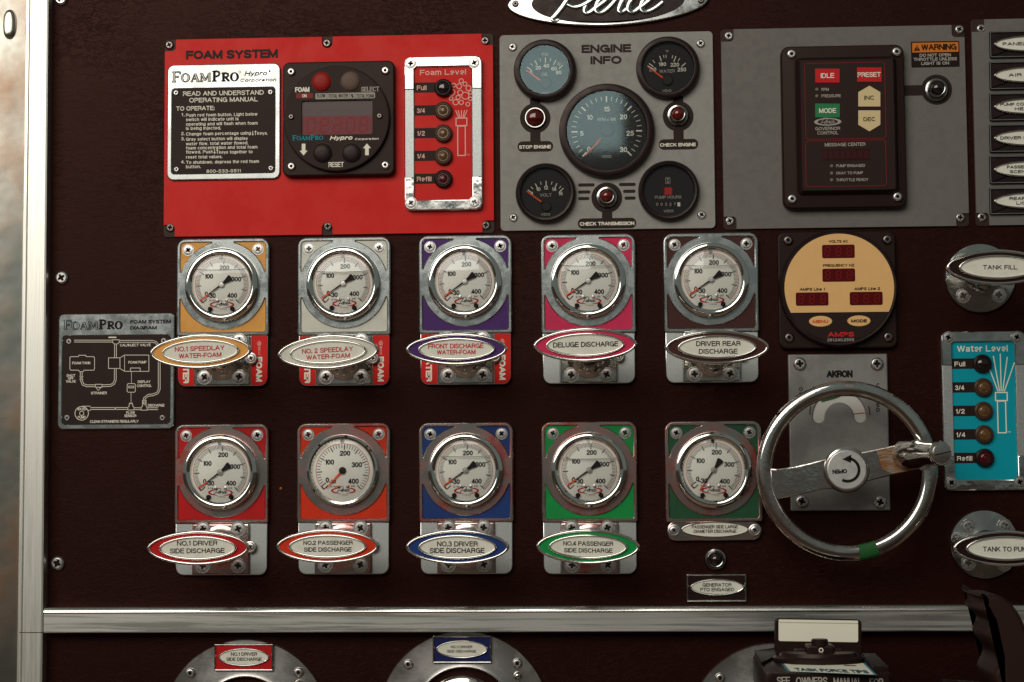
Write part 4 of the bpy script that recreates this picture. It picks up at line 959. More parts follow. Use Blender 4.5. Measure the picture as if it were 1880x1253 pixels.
# ================================================================== SWITCH PLATE (cut by the frame)
sw = backed_plate('switch_plate', 'grey plate holding a column of six oval labels at the right', 1788.5, 34, 2010, 413, GREYD, (), ((1801, 53.3), (1802.5, 399.3), (1996, 47), (1997, 396)), 23, 23)
SWL = [('PANEL LIGHTS', None), ('AIR HORN', None), ('PUMP COMPARTMENT', 'HEATER'), ('DRIVER SIDE SCENE', None), ('PASSENGER SIDE', 'SCENE LIGHT'), ('REAR SCENE', 'LIGHTS')]
yr = [(83, 235), (258, 418), (440, 598), (620, 780), (800, 960), (985, 1138)]
sx = [(1672, 2010), (1702, 1950), (1650, 2040), (1645, 2030), (1678, 2010), (1688, 1990)]
for i, (l1, l2) in enumerate(SWL):
    t = thing('switch_label', 'black framed oval label beginning ' + ('PANEL', 'AIR', 'PUMP', 'DRIVER SIDE', 'PASSENGER', 'REAR')[i] + ' on the right hand switch plate', 'label', 1885, 30 + sum(yr[i]) / 2 / 3.133, 6, 'oval switch labels')
    x0_, y0_, x1_, y1_ = PR(1817, 30 + yr[i][0] / 3.133, 1958, 30 + yr[i][1] / 3.133, 12)
    MB().prof(rrect(x0_, y0_, x1_, y1_, 1.5, 2), [(0, 6), (0, 11.5), (0.8, 12.4), (3, 12.4), (3.6, 10)]).build('frame', GLOSSB, t)
    M = MB(); M.ribbon(rrect(x0_ + 1.4, y0_ + 1.4, x1_ - 1.4, y1_ - 1.4, 1, 1), 1.3, 12.7, True); M.build('bright_edge', CHROME, t)
    xm, ym_ = (x0_ + x1_) / 2 + 1, (y0_ + y1_) / 2; aa, bb = 63, 15.5
    MB().eprof(xm, ym_, aa, bb, [(0, 9.9)] + bead(4.0, 12.8, 2.6, 6), e=1.85, c1=False).build('oval_rim', CHROME, t)
    lb = MB().flat(ell(xm, ym_, aa - 2.8, bb - 2.8, 56, 1.85), 13.4).build('oval_face', LABELW, t)
    M = MB(); xt0 = P(z5(sx[i][0], 0)[0], 200, 13)[0]
    if l2 is None: w = 2 * (xm - xt0); M.text(l1, xt0, xt0 + w, ym_ - 3.0, 6.0, 13.8, 2)
    else:
        w = 2 * (xm - xt0); M.text(l1, xt0, xt0 + w, ym_ + 1.2, 5.6, 13.8, 2)
        u2 = {2: 1732, 4: 1694, 5: 1727}[i]; xt2 = P(z5(u2, 0)[0], 200, 13)[0]; M.text(l2, xt2, 2 * xm - xt2, ym_ - 7.4, 5.6, 13.8, 2)
    M.build('lettering', PRINTB, t, lb)

# ================================================================== PRESSURE GAUGES: bracket, gauge, handle
FH = 12.0
def bracket(label, u0, v0, u1, v1, vb, cast, inl, sides, name='gauge_bracket', ldh=False):
    xa, ya, xb, yb = PR(u0, v0, u1, v1, FH); ybot = P((u0 + u1) / 2, vb, 8)[1]
    x = (xa + xb) / 2; hw = (xb - xa) / 2; y = yb - 87 * hw / 86
    th = Thing(name, label, 'gauge bracket', x, (yb + ybot) / 2, 0)
    b = 7.2
    L_, R2, T_, B_ = xa + b, xb - b, yb - b, ya + b
    rc = 82 * hw / 86
    # three openings in the raised frame
    def corner(sg):
        ex = x + sg * (hw - b)
        dy = math.sqrt(max(1, rc * rc - (hw - b) ** 2)); dx = math.sqrt(max(1, rc * rc - (T_ - y) ** 2))
        a0 = math.degrees(atan2(dy, hw - b)) + 2; a1 = math.degrees(atan2(T_ - y, dx)) - 2
        if sg > 0: return [(ex, y + dy + 3), (ex, T_ - 7), (ex - 2, T_ - 2), (ex - 7, T_), (x + dx + 3, T_)] + arc(x, y, rc, a1, a0, 12)
        return [(x - dx - 3, T_), (ex + 7, T_), (ex + 2, T_ - 2), (ex, T_ - 7), (ex, y + dy + 3)] + arc(x, y, rc, 180 - a0, 180 - a1, 12)
    dy = math.sqrt(max(1, rc * rc - (hw - b) ** 2)); a0 = math.degrees(atan2(dy, hw - b)) + 2
    bot = [(L_, y - dy - 3), (L_ + 0.1, B_ + 3), (L_ + 2.5, B_), (R2 - 2.5, B_), (R2, B_ + 3), (R2, y - dy - 3)] + arc(x, y, rc, -a0, -180 + a0, 24)
    holes = [corner(-1), corner(1), bot]
    out = [(xa, ya + 3), (xa + 3, ya), (xb - 3, ya), (xb, ya + 3)] + arc(xb - 17, yb - 17, 17, 0, 90, 6) + arc(xa + 17, yb - 17, 17, 90, 180, 6)
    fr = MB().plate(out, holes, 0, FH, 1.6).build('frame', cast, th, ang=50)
    for h in holes:
        MB().flat(inset(ccw(h), -1.5), FH - 2.6).build('colour_inlay', inl, th)
    for sg in (-1, 1): screw_at(x + sg * 65 * hw / 86, yb - 21, FH - 2.6, 9.0, th, 'flat')
    if ldh:
        o2 = rrect(xa + 3, ybot, xb - 3, ya + 1.5, 15)
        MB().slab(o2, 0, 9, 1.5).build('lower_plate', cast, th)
        return th, x, y
    o2 = [(x - hw + 2.5, ya + 1)] + [(x - hw + 2.5 + 15 - 15 * cos(rad(a)), ybot + 15 - 15 * sin(rad(a))) for a in (0, 15, 30, 45, 60, 75, 90)] + [(x + hw - 2.5 - 15 + 15 * sin(rad(a)), ybot + 15 - 15 * cos(rad(a))) for a in (0, 15, 30, 45, 60, 75, 90)] + [(x + hw - 2.5, ya + 1)]
    lp = MB().slab(o2, 0, 8, 1.2).build('lower_plate', CAST, th)
    for sg in (-1, 1):
        e0, e1 = x + sg * 53 * hw / 86, x + sg * (hw - 3.6)
        r = 14
        if sg < 0: pts = [(e0, ya - 1), (e1, ya - 1)] + [(e1 + r - r * cos(rad(a)), ybot + 1.4 + r - r * sin(rad(a))) for a in (0, 22, 45, 67, 90)] + [(e0, ybot + 1.4)]
        else: pts = [(e0, ybot + 1.4)] + [(e1 - r + r * sin(rad(a)), ybot + 1.4 + r - r * cos(rad(a))) for a in (0, 22, 45, 67, 90)] + [(e1, ya - 1), (e0, ya - 1)]
        sd_ = MB().slab(pts, 8, 8.8, 0.3).build('side_strip', sides if sides else SPECK, th)
        if sides:
            M = MB(); xm = (e0 + e1) / 2
            if sg > 0:
                M.text('FOAM', xm - 6, xm - 6 + 46, ya - 40, 11.5, 9.2, 3, rot=-pi / 2)
                mm = MB(); nozzle_icon(mm, 0, 0, 0.17, 9.2, True); M.add([(xm + a, ya - 36 + bq * 1.05, c) for a, bq, c in mm.v], mm.f)
            else:
                M.text('WATER', xm - 6, xm - 6 + 58, ya - 30, 11.5, 9.2, 3, rot=-pi / 2)
            M.build('lettering', PRINTW, th, sd_)
    ym = ya - 43.5
    boss = MB().slab(rrect(x - 51.5 * hw / 86, ybot + 2.5, x + 51.5 * hw / 86, ya - 1, 3, 3), 8, 15, 2.2).build('boss', cast if cast is CASTREFL else CHROME, th)
    MB().lathe(x, ym, [(40, 15), (31, 17.5), (25, 24), (21, 28), (17, 28.5), (12, 26)], 36).build('collar', cast if cast is CASTREFL else CHROME, th)
    for sgx in (-1, 1):
        for sgy in (-1, 1): screw_at(x + sgx * 32 * hw / 86, ym + sgy * 33.5, 15.2, 11.6, th, 'flat')
    screw_at(x + 54 * hw / 86, ym + 0.5, 15, 7.4, th, 'boss')
    return th, x, ym
def pressure_gauge(label, x, y, k, base, needle_ang, liquid, dry=False, needle_r=46):
    th = Thing('pressure_gauge', label, 'pressure gauge', x, y, base)
    b = base; q = lambda v: v * k
    prof = [(q(68), b), (q(68), b + 12.6), (q(67), b + 15), (q(65), b + 16.2), (q(62.5), b + 17.1), (q(60.5), b + 17.4), (q(58.5), b + 17), (q(56.6), b + 15.9), (q(55), b + 14.2), (q(53.9), b + 13), (q(53.2), b + 9)]
    if dry: prof = [(q(66), b), (q(66), b + 9), (q(65), b + 13), (q(61), b + 15.5), (q(57.5), b + 15), (q(55.5), b + 12), (q(54.5), b + 9)]
    MB().lathe(x, y, prof, 80, c1=False).build('bezel', BEZEL, th)
    zd = b + (9.4 if not dry else 9)
    dial = MB().flat(circ(x, y, q(54.6), 64), zd).build('dial', DIALW, th)
    zf = zd + 0.35
    M = MB(); dx, dy = x, y
    for i in range(0, 81 if not dry else 41):
        v = i * (5 if not dry else 10); ang = 216 - 0.6525 * v
        mj = v % 50 == 0
        ticks(M, dx, dy, zf, [(ang, q(47.5 - (9.5 if mj else 6.5)), q(47.5), q(1.7 if mj else (0.75 if not dry else 1.0)))])
    ticks(M, dx, dy, zf, [(225, q(38), q(47.5), q(1.6))])
    c0 = arc(dx, dy, q(47.5), 216, 225, 3); M.ribbon(c0, q(1.6), zf + 0.05)
    fs = 9.4 if dry else 8.8
    for st, tx, ty in (('100', -24, 15.5), ('200', 4.5, 31.5), ('300', 27 if not dry else 26, 10.5), ('400', 20, -19.5), ('-30', -18.5, -20), ('0', -28, -17)):
        ctext(M, st, x + q(tx), y + q(ty), q(fs if not (dry and st == '-30') else 7), zf, 2, 0.9)
    ctext(M, 'in Hg', x + q(-17), y + q(-29), q(3.4), zf, 0); ctext(M, 'psi', x + q(19), y + q(-28), q(4), zf, 0)
    small_script(M, x + q(-10), x + q(14), y + q(-38), zf + 0.3, 0.2)
    turn = rad(random.uniform(-2.5, 2.5))
    M.turn(x, y, turn).build('dial_markings', PRINTB, th, dial)
    M = MB()
    M.ribbon(arc(dx, dy, q(49), 225, -46, 64), q(0.9), zf)
    lx, ly = x + q(1.5), y + q(-36.5)
    for sg in (0, 180):
        M.ribbon(arc(0, 0, 1, 118 + sg, 242 + sg, 16) and [(lx + q(21) * a, ly + q(5.2) * c) for a, c in arc(0, 0, 1, 105 + sg, 255 + sg, 16)], lambda u: q(0.6 + 2.4 * sin(pi * u)), zf + 0.1)
    M.turn(x, y, turn).build('red_markings', PRINTR, th, dial)
    M = MB(); M.text('111892', lx - q(7), lx + q(8), ly - q(9), q(2.4), zf); M.build('serial_print', PRINTGR, th, dial)
    for sg in (-1, 1):
        MB().lathe(x + q(0.5 + sg * 9), y + q(-28.5), [(q(3.1), zf), (q(2.9), zf + 1), (q(1.5), zf + 1.4)], 14).build('dial_rivet', STEEL if not dry else material('copper_rivet_%d' % sg, (0.5, 0.3, 0.2, 1), 0.4, 1), th, dial)
        if not dry: MB().lathe(x + q(sg * 20.5), y + q(-44.5), [(q(4.2), zf), (q(4.2), zf + 4), (q(3), zf + 4.6)], 16).build('stop_peg', PRINTB, th, dial)
    if dry: MB().slab(rrect(x - 4, y + q(51), x + 2, y + q(55), 0.5, 1), zf, zf + 2).build('top_peg', PRINTB, th, dial)
    else: MB().slab(rrect(x - q(4), y + q(48.5), x + q(1.2), y + q(53.5), 0.5, 1), zf, zf + 3).build('top_peg', LENSK if liquid is None else LIQ, th, dial)
    a = needle_ang
    ca, sa = cos(rad(a)), sin(rad(a)); pt = lambda r, o=0: (x + q(r) * ca - q(o) * sa, y + q(r) * sa + q(o) * ca)
    zn = zf + 3
    if dry:
        nd = MB().add([(*pt(-4, 2.4), zn), (*pt(-4, -2.4), zn), (*pt(needle_r, -0.6), zn), (*pt(needle_r, 0.6), zn)], [(0, 1, 2, 3)]).build('needle', PRINTO, th)
        MB().lathe(x, y, [(q(6.6), zf + 1), (q(6.4), zn + 1), (q(5.5), zn + 2), (q(2), zn + 2.2)], 28).build('hub', GLOSSB, th)
    else:
        M = MB(); M.slab([pt(0, 1.5), pt(30, 0.9), pt(30, -0.9), pt(0, -1.5)], zn, zn + 0.5)
        M.slab([pt(0, -1.6), pt(-10, -3.2), pt(-20, -6.2)] + [pt(-22 - 0.8 * (1 - abs(v) / 7), -v) for v in (5.2, 2.6, 0, -2.6, -5.2)] + [pt(-20, 6.2), pt(-10, 3.2), pt(0, 1.6)], zn, zn + 0.5)
        nd = M.build('needle', PRINTB, th)
        MB().slab([pt(29.5, 1.4), pt(needle_r, 1.0), pt(needle_r, -1.0), pt(29.5, -1.4)], zn, zn + 0.55).build('needle_tip', PRINTO, th, nd)
        MB().lathe(x, y, [(q(5.4), zf + 1), (q(5.2), zn + 1.2), (q(4.2), zn + 2), (q(1.5), zn + 2.1)], 28).build('hub', STEEL, th)
    if liquid is not None:
        yl = y + q(liquid); hw_ = math.sqrt(max(1, q(53) ** 2 - q(liquid) ** 2))
        M = MB(); M.ribbon(smooth([(x - hw_, yl + 1.4), (x - hw_ * 0.6, yl), (x, yl - 0.5), (x + hw_ * 0.6, yl), (x + hw_, yl + 1.4)], 4), q(1.5), zn + 2.6); M.build('liquid_line', LIQ, th)
    g0 = b + (12.6 if not dry else 12.0); g1 = q(54.4 if not dry else 55.5)
    MB().lathe(x, y, [(g1, g0), (g1 * 0.9, g0 + 0.75), (g1 * 0.72, g0 + 1.75), (g1 * 0.5, g0 + 2.6), (g1 * 0.28, g0 + 3.15), (g1 * 0.1, g0 + 3.4)], 64).build('glass', GLASS, th)
    return th
def pull_handle(label, u0, u1, v0, v1, tilt, inl, lines, txtmat, sx, sy, base, sg_group=None, hz=180.0, rr=(141, 46), name='pull_handle'):
    xa, ya, xb, yb = PR(u0, v0, u1, v1, hz); x, y = (xa + xb) / 2, (ya + yb) / 2
    a, b = (xb - xa) / 2, (yb - ya) / 2; T_ = rad(tilt)
    th = Thing(name, label, 'handle', sx, sy, base)
    e = 1.82
    M = MB(); M.eprof(x, y, a, b, [(7, hz - 16), (2, hz - 13), (0, hz - 8)] + bead(6.2, hz - 3, 4.2), 96, e, c1=False, c0=True)
    M.turn(x, y, T_).build('rim', BEZEL, th, ang=50)
    MB().flat(ell(x, y, a - 5.4, b - 5.4, 96, e), hz - 2.2).turn(x, y, T_).build('colour_inlay', inl, th)
    a2, b2 = a * 0.765, b * 0.70
    MB().eprof(x, y, a2, b2, [(0, hz - 2.6)] + bead(5.0, hz - 0.8, 3.6), 88, e + 0.08, c1=False).turn(x, y, T_).build('label_rim', BEZEL, th, ang=50)
    lb = MB().flat(ell(x, y, a2 - 4, b2 - 4, 88, e + 0.08), hz - 0.2).turn(x, y, T_).build('label_face', LABELW, th)
    M = MB(); zt = hz + 0.25
    for st, c0, c1, vt, vb in lines:
        p0, q0, p1, q1 = PR(c0, vt, c1, vb, zt); M.text(st, p0, p1, q0, q1 - q0, zt, 1)
    M.turn(x, y, T_).build('lettering', txtmat, th, lb)
    MB().tube([(sx, sy, base), (sx + (x - sx) * 0.5, sy + (y - sy) * 0.5, (base + hz) / 2), (x, y, hz - 14)], 11, 20).build('rod', DARKSTEEL, th)
    MB().tube([(x, y, hz - 40), (x, y, hz - 15.5)], lambda q: 14 + 14 * q * q, 24).build('neck', BEZEL, th)
    return th
FR = {
 'c1': dict(fr=(324, 438, 494, 616.6, 709.5), cast=CAST, inl=inlay('apricot', 222, 158, 78), col='apricot', sides=REDP, need=216, liq=27),
 'c2': dict(fr=(546, 435.5, 717, 616, 708.5), cast=CAST, inl=inlay('ivory', 212, 208, 192), col='ivory white', sides=REDP, need=214, liq=21),
 'c3': dict(fr=(768.7, 432, 939.8, 612.6, 706.5), cast=CAST, inl=inlay('purple', 70, 36, 100), col='purple', sides=REDP, need=215, liq=None),
 'c4': dict(fr=(993, 430, 1167, 612, 704.8), cast=CAST, inl=inlay('pink', 204, 44, 84), col='pink', sides=None, need=214, liq=27),
 'c5': dict(fr=(1218.2, 427.7, 1393, 610, 703), cast=CAST, inl=inlay('brown', 66, 36, 33), col='dark brown', sides=None, need=215, liq=25),
 'd1': dict(fr=(320, 779, 493, 961.7, 1056.5), cast=CASTREFL, inl=inlay('red', 184, 24, 26), col='red', sides=None, need=216, liq=None),
 'd2': dict(fr=(544.7, 777, 716.2, 960, 1055), cast=CASTREFL, inl=inlay('vermilion', 206, 50, 22), col='orange red', sides=None, need=228, liq=None),
 'd3': dict(fr=(768.7, 776, 942.5, 959, 1054.5), cast=CASTREFL, inl=inlay('blue', 28, 56, 112), col='blue', sides=None, need=214, liq=25),
 'd4': dict(fr=(994, 774.5, 1170, 959.5, 1054.5), cast=CASTREFL, inl=inlay('green', 18, 138, 66), col='green', sides=None, need=215, liq=20),
 'd5': dict(fr=(1221, 773.5, 1399, 959, 993), cast=CASTREFL, inl=inlay('dark_green', 36, 78, 52), col='dark green', sides=None, need=236, liq=None),
}
BR = {}
for k_, d in FR.items():
    u0, v0, u1, v1, vb = d['fr']
    ldh = k_ == 'd5'
    extra = ' with red FOAM strips' if d['sides'] else (' with oval PASSENGER SIDE LARGE DIAMETER DISCHARGE plate' if ldh else ' with plain silver sides')
    th, x, ym = bracket('chrome gauge bracket with %s enamel corners%s' % (d['col'], extra[5:] and (' and' + extra[5:])), u0, v0, u1, v1, vb, d['cast'], d['inl'], d['sides'], ldh=ldh)
    BR[k_] = (th, x, ym)
    xa, ya, xb, yb = PR(u0, v0, u1, v1, FH); hw = (xb - xa) / 2
    note = ' with orange needle' if k_ == 'd2' else ''
    pressure_gauge('round white pressure gauge in the %s cornered bracket%s' % (d['col'], note), x, yb - 87 * hw / 86, hw / 86, FH, d['need'] + random.uniform(-1.2, 1.2), d['liq'], dry=(k_ == 'd2'), needle_r=(44 if k_ in ('d2', 'd5') else 46.5))
# oval plate of the short bracket
th, x, _ = BR['d5']
px, py = P(1312.7, 972.6, 11)
MB().eprof(px, py, 61, 14.7, [(0, 9), (0, 11), (0.8, 12.4), (2, 12.4), (2.6, 11)], 64, 1.9, c1=False).build('oval_rim', BEZEL, th)
of = MB().flat(ell(px, py, 58.8, 12.6, 64, 1.9), 11.2).build('oval_face', LABELW, th)
M = MB(); M.ptext('PASSENGER SIDE LARGE', 1270, 1354.6, 964.6, 970.6, 11.6, 1); M.ptext('DIAMETER DISCHARGE', 1273.5, 1352, 972.8, 978.8, 11.6, 1); M.build('lettering', PRINTB, th, of)
for u, v in ((1237.4, 974.3), (1386, 973.8)): screw(u, v, 9, 7.6, th, 'boss')

HND = {
 'c1': ((275, 461.5, 613, 678), 1.6, 'apricot oval pull handle lettered NO.1 SPEEDLAY WATER-FOAM', PRINTR, (('NO.1 SPEEDLAY', 321, 412, 635.5, 644.3), ('WATER-FOAM', 328, 406, 648.3, 657))),
 'c2': ((509.5, 695.5, 614.5, 679), 2.6, 'ivory oval pull handle lettered NO. 2 SPEEDLAY WATER-FOAM', PRINTR, (('NO. 2 SPEEDLAY', 554.5, 648, 638.5, 647.3), ('WATER-FOAM', 562, 642, 650.5, 659))),
 'c3': ((745, 931.5, 611, 671.5), 0, 'purple oval pull handle lettered FRONT DISCHARGE WATER-FOAM', PRINTR, (('FRONT DISCHARGE', 786, 887.5, 631.2, 640), ('WATER-FOAM', 802, 873, 642.5, 651))),
 'c4': ((979, 1169.5, 601.5, 665), 0.6, 'pink oval pull handle lettered DELUGE DISCHARGE', PRINTB, (('DELUGE DISCHARGE', 1015.5, 1135, 628, 637.3),)),
 'c5': ((1221, 1412, 605.5, 670), -0.3, 'dark brown oval pull handle lettered DRIVER REAR DISCHARGE', PRINTB, (('DRIVER REAR', 1278, 1359.5, 626.5, 635.8), ('DISCHARGE', 1283, 1354, 640.8, 649.8))),
 'd1': ((269.5, 457.5, 974, 1039), 0.3, 'red oval pull handle lettered NO.1 DRIVER SIDE DISCHARGE', PRINTB, (('NO.1 DRIVER', 325, 399, 993, 1002), ('SIDE DISCHARGE', 312, 412, 1007, 1016))),
 'd2': ((507, 695.5, 971, 1035.5), 0, 'orange red oval pull handle lettered NO.2 PASSENGER SIDE DISCHARGE', PRINTB, (('NO.2 PASSENGER', 557, 647.5, 993, 1000.6), ('SIDE DISCHARGE', 558, 645.5, 1005.2, 1013.2))),
 'd3': ((745, 934.8, 972, 1037.5), -0.2, 'blue oval pull handle lettered NO.3 DRIVER SIDE DISCHARGE', PRINTB, (('NO.3 DRIVER', 802.5, 877, 994.3, 1003.6), ('SIDE DISCHARGE', 789, 889.5, 1006.5, 1015.8))),
 'd4': ((984.5, 1175, 971, 1037), -0.8, 'green oval pull handle lettered NO.4 PASSENGER SIDE DISCHARGE', PRINTB, (('NO.4 PASSENGER', 1034, 1125.5, 994.2, 1002.4), ('SIDE DISCHARGE', 1035.5, 1124.5, 1007, 1015))),
}
for k_, (bx_, tilt, lab, pm, lines) in HND.items():
    pull_handle(lab, bx_[0], bx_[1], bx_[2], bx_[3], tilt, FR[k_]['inl'], lines, pm, BR[k_][1], BR[k_][2], 26)

# tank valves
def tank_valve(label_h, label_f, fc, fr, scr, box, tilt, lines):
    x, y = P(fc[0], fc[1], 6); r = fr * KZ(6)
    th = Thing('valve_flange', label_f, 'flange', x, y, 0)
    MB().lathe(x, y, [(r, 0), (r, 4), (r - 1.6, 6.5), (r - 5, 7), (r * 0.62, 7.6), (r * 0.42, 10), (r * 0.3, 18), (r * 0.26, 24), (12, 25)], 64).build('disc', CHROME, th)
    for u, v in scr: screw(u, v, 7.2, 11, th, 'flat')
    pull_handle(label_h, *box, tilt, inlay('black_brown', 34, 16, 14), lines, PRINTB, x, y, 22, hz=185)
tank_valve('black oval pull handle lettered TANK FILL', 'round chrome flange behind the TANK FILL handle', (1800, 511), 64, ((1768.5, 543.5), (1833.7, 542), (1768, 478), (1833, 477)), (1737, 1929, 458, 524), -0.6, (('TANK FILL', 1804.5, 1867.5, 487, 495),))
tank_valve('black oval pull handle lettered TANK TO PUMP', 'round chrome flange behind the TANK TO PUMP handle', (1808, 1000), 62.5, ((1778, 967), (1844, 966), (1778, 1034), (1844, 1036)), (1750, 1945, 973.5, 1041), -0.4, (('TANK TO PUMP', 1804.6, 1893, 1004, 1013),))

# ================================================================== WATER LEVEL
z6 = zoom(1370, 630, 2.984)
level_indicator('water_level_gauge', 'chrome framed cyan gauge lettered Water Level with five round lamps', 1731, 608.5, 1887, 900.5, 1751, 628, 1866, 881.5, 0, CYAN,
                'Water Level', (1757, 1850, 634.5, 646), [1804.8, 1806.4, 1806.8, 1808, 1809], [667.7, 711.2, 754.5, 797.6, 841], ((1741, 620), (1867, 619.5), (1747, 886.5), (1872.5, 885.5)),
                ((1752.5, 1772), (1753.5, 1770), (1754.5, 1771), (1755.3, 1772), (1757, 1785)), False, (1840, 795, 1.04), dark=False)

# ================================================================== AMPS METER
z7 = zoom(1190, 410, 3.837)
t = thing('amp_meter', 'round apricot faced electric meter lettered VOLTS AC in black housing', 'meter', 1538, 532)
xa, ya, xb, yb = PR(1429, 425.5, 1646, 640, 14)
MB().slab(rrect(xa, ya, xb, yb, 14), 0, 14, 3).build('housing', BLACK, t)
for a, b in ((985, 123), (1683, 117), (993, 808), (1690, 803)): screw(*z7(a, b), 14, 9, t, 'darkhex')
ZA = 30; cx, cy = P(*z7(1340, 455), ZA); r = 107.5 * KZ(ZA)
MB().lathe(cx, cy, [(r, 12), (r, ZA - 5), (r - 1, ZA - 1.5), (r - 2.6, ZA), (r - 5, ZA - 0.3)], 80).build('round_body', GLOSSB, t)
yf = P(*z7(1340, 628), ZA)[1]; r2 = 99.5 * KZ(ZA); px = cx + 1.5
a0 = math.degrees(math.asin((yf - cy) / r2))
pts = arc(px, cy, r2, a0, 180 - a0, 64)
fc = MB().flat(inset(ccw(pts), 0), ZA + 0.2).build('apricot_face', AMPF, t)
fd = MB().flat(arc(px, cy, r2, 180 - a0 + 1, 360 + a0 - 1, 40), ZA + 0.15).build('lower_face', SATIN, t)
def z7t(M, st, x0, x1, yt_, yb_, zz, b=0): M.ptext(st, z7(x0, 0)[0], z7(x1, 0)[0], z7(0, yt_)[1], z7(0, yb_)[1], zz, b)
zz = ZA + 0.6
M = MB()
for st, a, b, c, d_ in (('VOLTS AC', 1272, 1408, 119, 138, ), ('FREQUENCY HZ', 1232, 1452, 288, 307), ('AMPS Line 1', 1068, 1245, 456, 476), ('AMPS Line 2', 1452, 1633, 452, 472)): z7t(M, st, a, b, c, d_, zz, 2)
M.build('lettering', PRINTB, t, fc)
for a, b, c, d_ in ((1225, 152, 1455, 247), (1227, 320, 1458, 413), (1040, 488, 1270, 582), (1420, 484, 1652, 578)):
    q = PR(*z7(a, b), *z7(c, d_), zz); dsp = MB().slab(rrect(*q, 3, 3), ZA, zz, 0.2).build('digit_display', LEDR, t)
    M = MB(); w = (q[2] - q[0]) / 3
    for i in range(3): seven_seg(M, q[0] + i * w + 5, q[1] + 4.5, w - 11.5, q[3] - q[1] - 9, zz + 0.3, 'abcdefg', 0.18)
    M.build('digits', LEDS2, t, dsp)
for a, b, st, m, x0_, x1_, y0_, y1_ in ((1215, 692, 'MENU', material('menu_red', rgb(206, 82, 40), 0.5), 1160, 1268, 682, 704), (1485, 689, 'MODE', PRINTB, 1430, 1540, 678, 700)):
    px, py = P(*z7(a, b), zz); ov = MB().eprof(px, py, 20.8, 9.8, [(0, ZA), (0, zz), (0.6, zz + 0.5)], 40).build('oval_key', AMPF, t)
    M = MB(); z7t(M, st, x0_, x1_, y0_, y1_, zz + 0.9, 3); M.build('lettering', m, t, ov)
M = MB(); z7t(M, 'AMPS', 1265, 1450, 767, 801, zz, 3); M.build('red_lettering', PRINTR, t, fd)
M = MB(); z7t(M, '281.240.2555', 1262, 1450, 812, 832, zz, 1); M.build('number_lettering', PRINTG, t, fd)

# ================================================================== VALVE PLATE AND HANDWHEEL
xa, ya, xb, yb = PR(1449.5, 650.5, 1632, 938, 10)
t = Thing('valve_plate', 'dull zinc valve plate with arc shaped position window behind the handwheel', 'valve plate', (xa + xb) / 2, (ya + yb) / 2)
wx, wy = P(1541, 766, 10)
win = arc(wx, wy, 48, 0, 180, 24) + arc(wx - 37.3, wy, 10.7, 180, 360, 8)[1:] + arc(wx, wy, 26.5, 180, 0, 18)[1:] + arc(wx + 37.3, wy, 10.7, 180, 360, 8)[1:-1]
MB().plate(rrect(xa, ya, xb, yb, 2, 2), [win], 0, 10, 1.4).build('face_plate', AKR, t)
MB().flat(rrect(wx - 55, wy - 15, wx + 55, wy + 52, 2, 2), 6.5).build('position_card', material('grey_card', rgb(196, 192, 182), 0.5), t)
M = MB(); px, py = P(1576, 759.5, 7); M.ribbon([(px - 10, py - 1), (px + 12, py + 1)], 1.6, 6.9); M.build('red_mark', PRINTR, t)
px, py = P(1522, 731, 7); MB().slab([(px - 16, py + 4), (px - 14, py - 7), (px + 10, py - 1), (px + 20, py + 3), (px + 10, py + 6)], 7, 8.6).build('green_pointer', GREENT, t)
for u, v in ((1468, 668.5), (1609.6, 668.5), (1472, 921), (1615.6, 922.6)): screw(u, v, 10, 12, t, 'pan')
M = MB(); M.ptext('AKRON', 1517.5, 1565.4, 680.3, 693.5, 10.5, 3)
for col_u, word, v0 in ((1470.5, 'OPEN', 715), (1612, 'CLOSED', 707.5)):
    for i, ch in enumerate(word): ctext(M, ch, *P(col_u, v0 + 9 * i, 10.5), 7, 10.5, 2)
for u, sg in ((1488, -1), (1595.5, 1)):
    px, py = P(u, 754, 10.5); M.ribbon([(px - sg * 1, py + 8), (px + sg * 1, py), (px + sg * 1.2, py - 8)], 1.6, 10.5)
M.build('lettering', PRINTB, t)

ZW = 120.0
t = thing('handwheel', 'worn chrome handwheel with single bar spoke and crank knob', 'handwheel', 1556, 865, 10)
cx, cy = P(1556.3, 864.5, ZW); ro, ri = 164 * KZ(ZW), 136 * KZ(ZW)
WHEEL = material('wheel_wear_and_reflection', (0.70, 0.66, 0.60, 1), 0.10, 1, var=0.95, vscale=30, col2=(0.20, 0.10, 0.09, 1), rvar=0.22, bump=0.12, bscale=260, bdist=0.0005, lo=0.45, hi=0.68, detail=9)  # dark mottling for nicks, and to imitate reflections on the rim
pr = [(ri, ZW - 12), (ri - 0.5, ZW - 7.5), (ri + 0.8, ZW - 4.4), (ri + 3, ZW - 2), (ri + 5.5, ZW - 0.5), (ri + 8, ZW + 0.1), (ri + 13.5, ZW + 0.4), (ro - 8, ZW - 0.1), (ro - 5, ZW - 1.3), (ro - 2.6, ZW - 3.6), (ro - 0.7, ZW - 6.8), (ro, ZW - 10), (ro - 0.5, ZW - 15), (ro - 6, ZW - 20), (ri + 6, ZW - 20), (ri, ZW - 12)]
rim = MB().lathe(cx, cy, pr, 120, c1=False).build('rim', WHEEL, t, ang=40)
M = MB(); M.lathe(cx, cy, [(0, 0)], 3, c1=False) if False else None
aT = (-83, -70); n_ = 14
pr2 = [(ri - 1.2, ZW - 8), (ri - 0.9, ZW - 5), (ri + 0.4, ZW - 0.9), (ri + 2.8, ZW + 0.8), (ro - 7.8, ZW + 1.3), (ro - 2.5, ZW - 1.4), (ro + 0.8, ZW - 7), (ro + 0.3, ZW - 15)]
vs_ = []; fs_ = []
for i in range(n_ + 1):
    an = rad(aT[0] + (aT[1] - aT[0]) * i / n_)
    for r, zq in pr2: vs_.append((cx + r * cos(an), cy + r * sin(an), zq))
K = len(pr2)
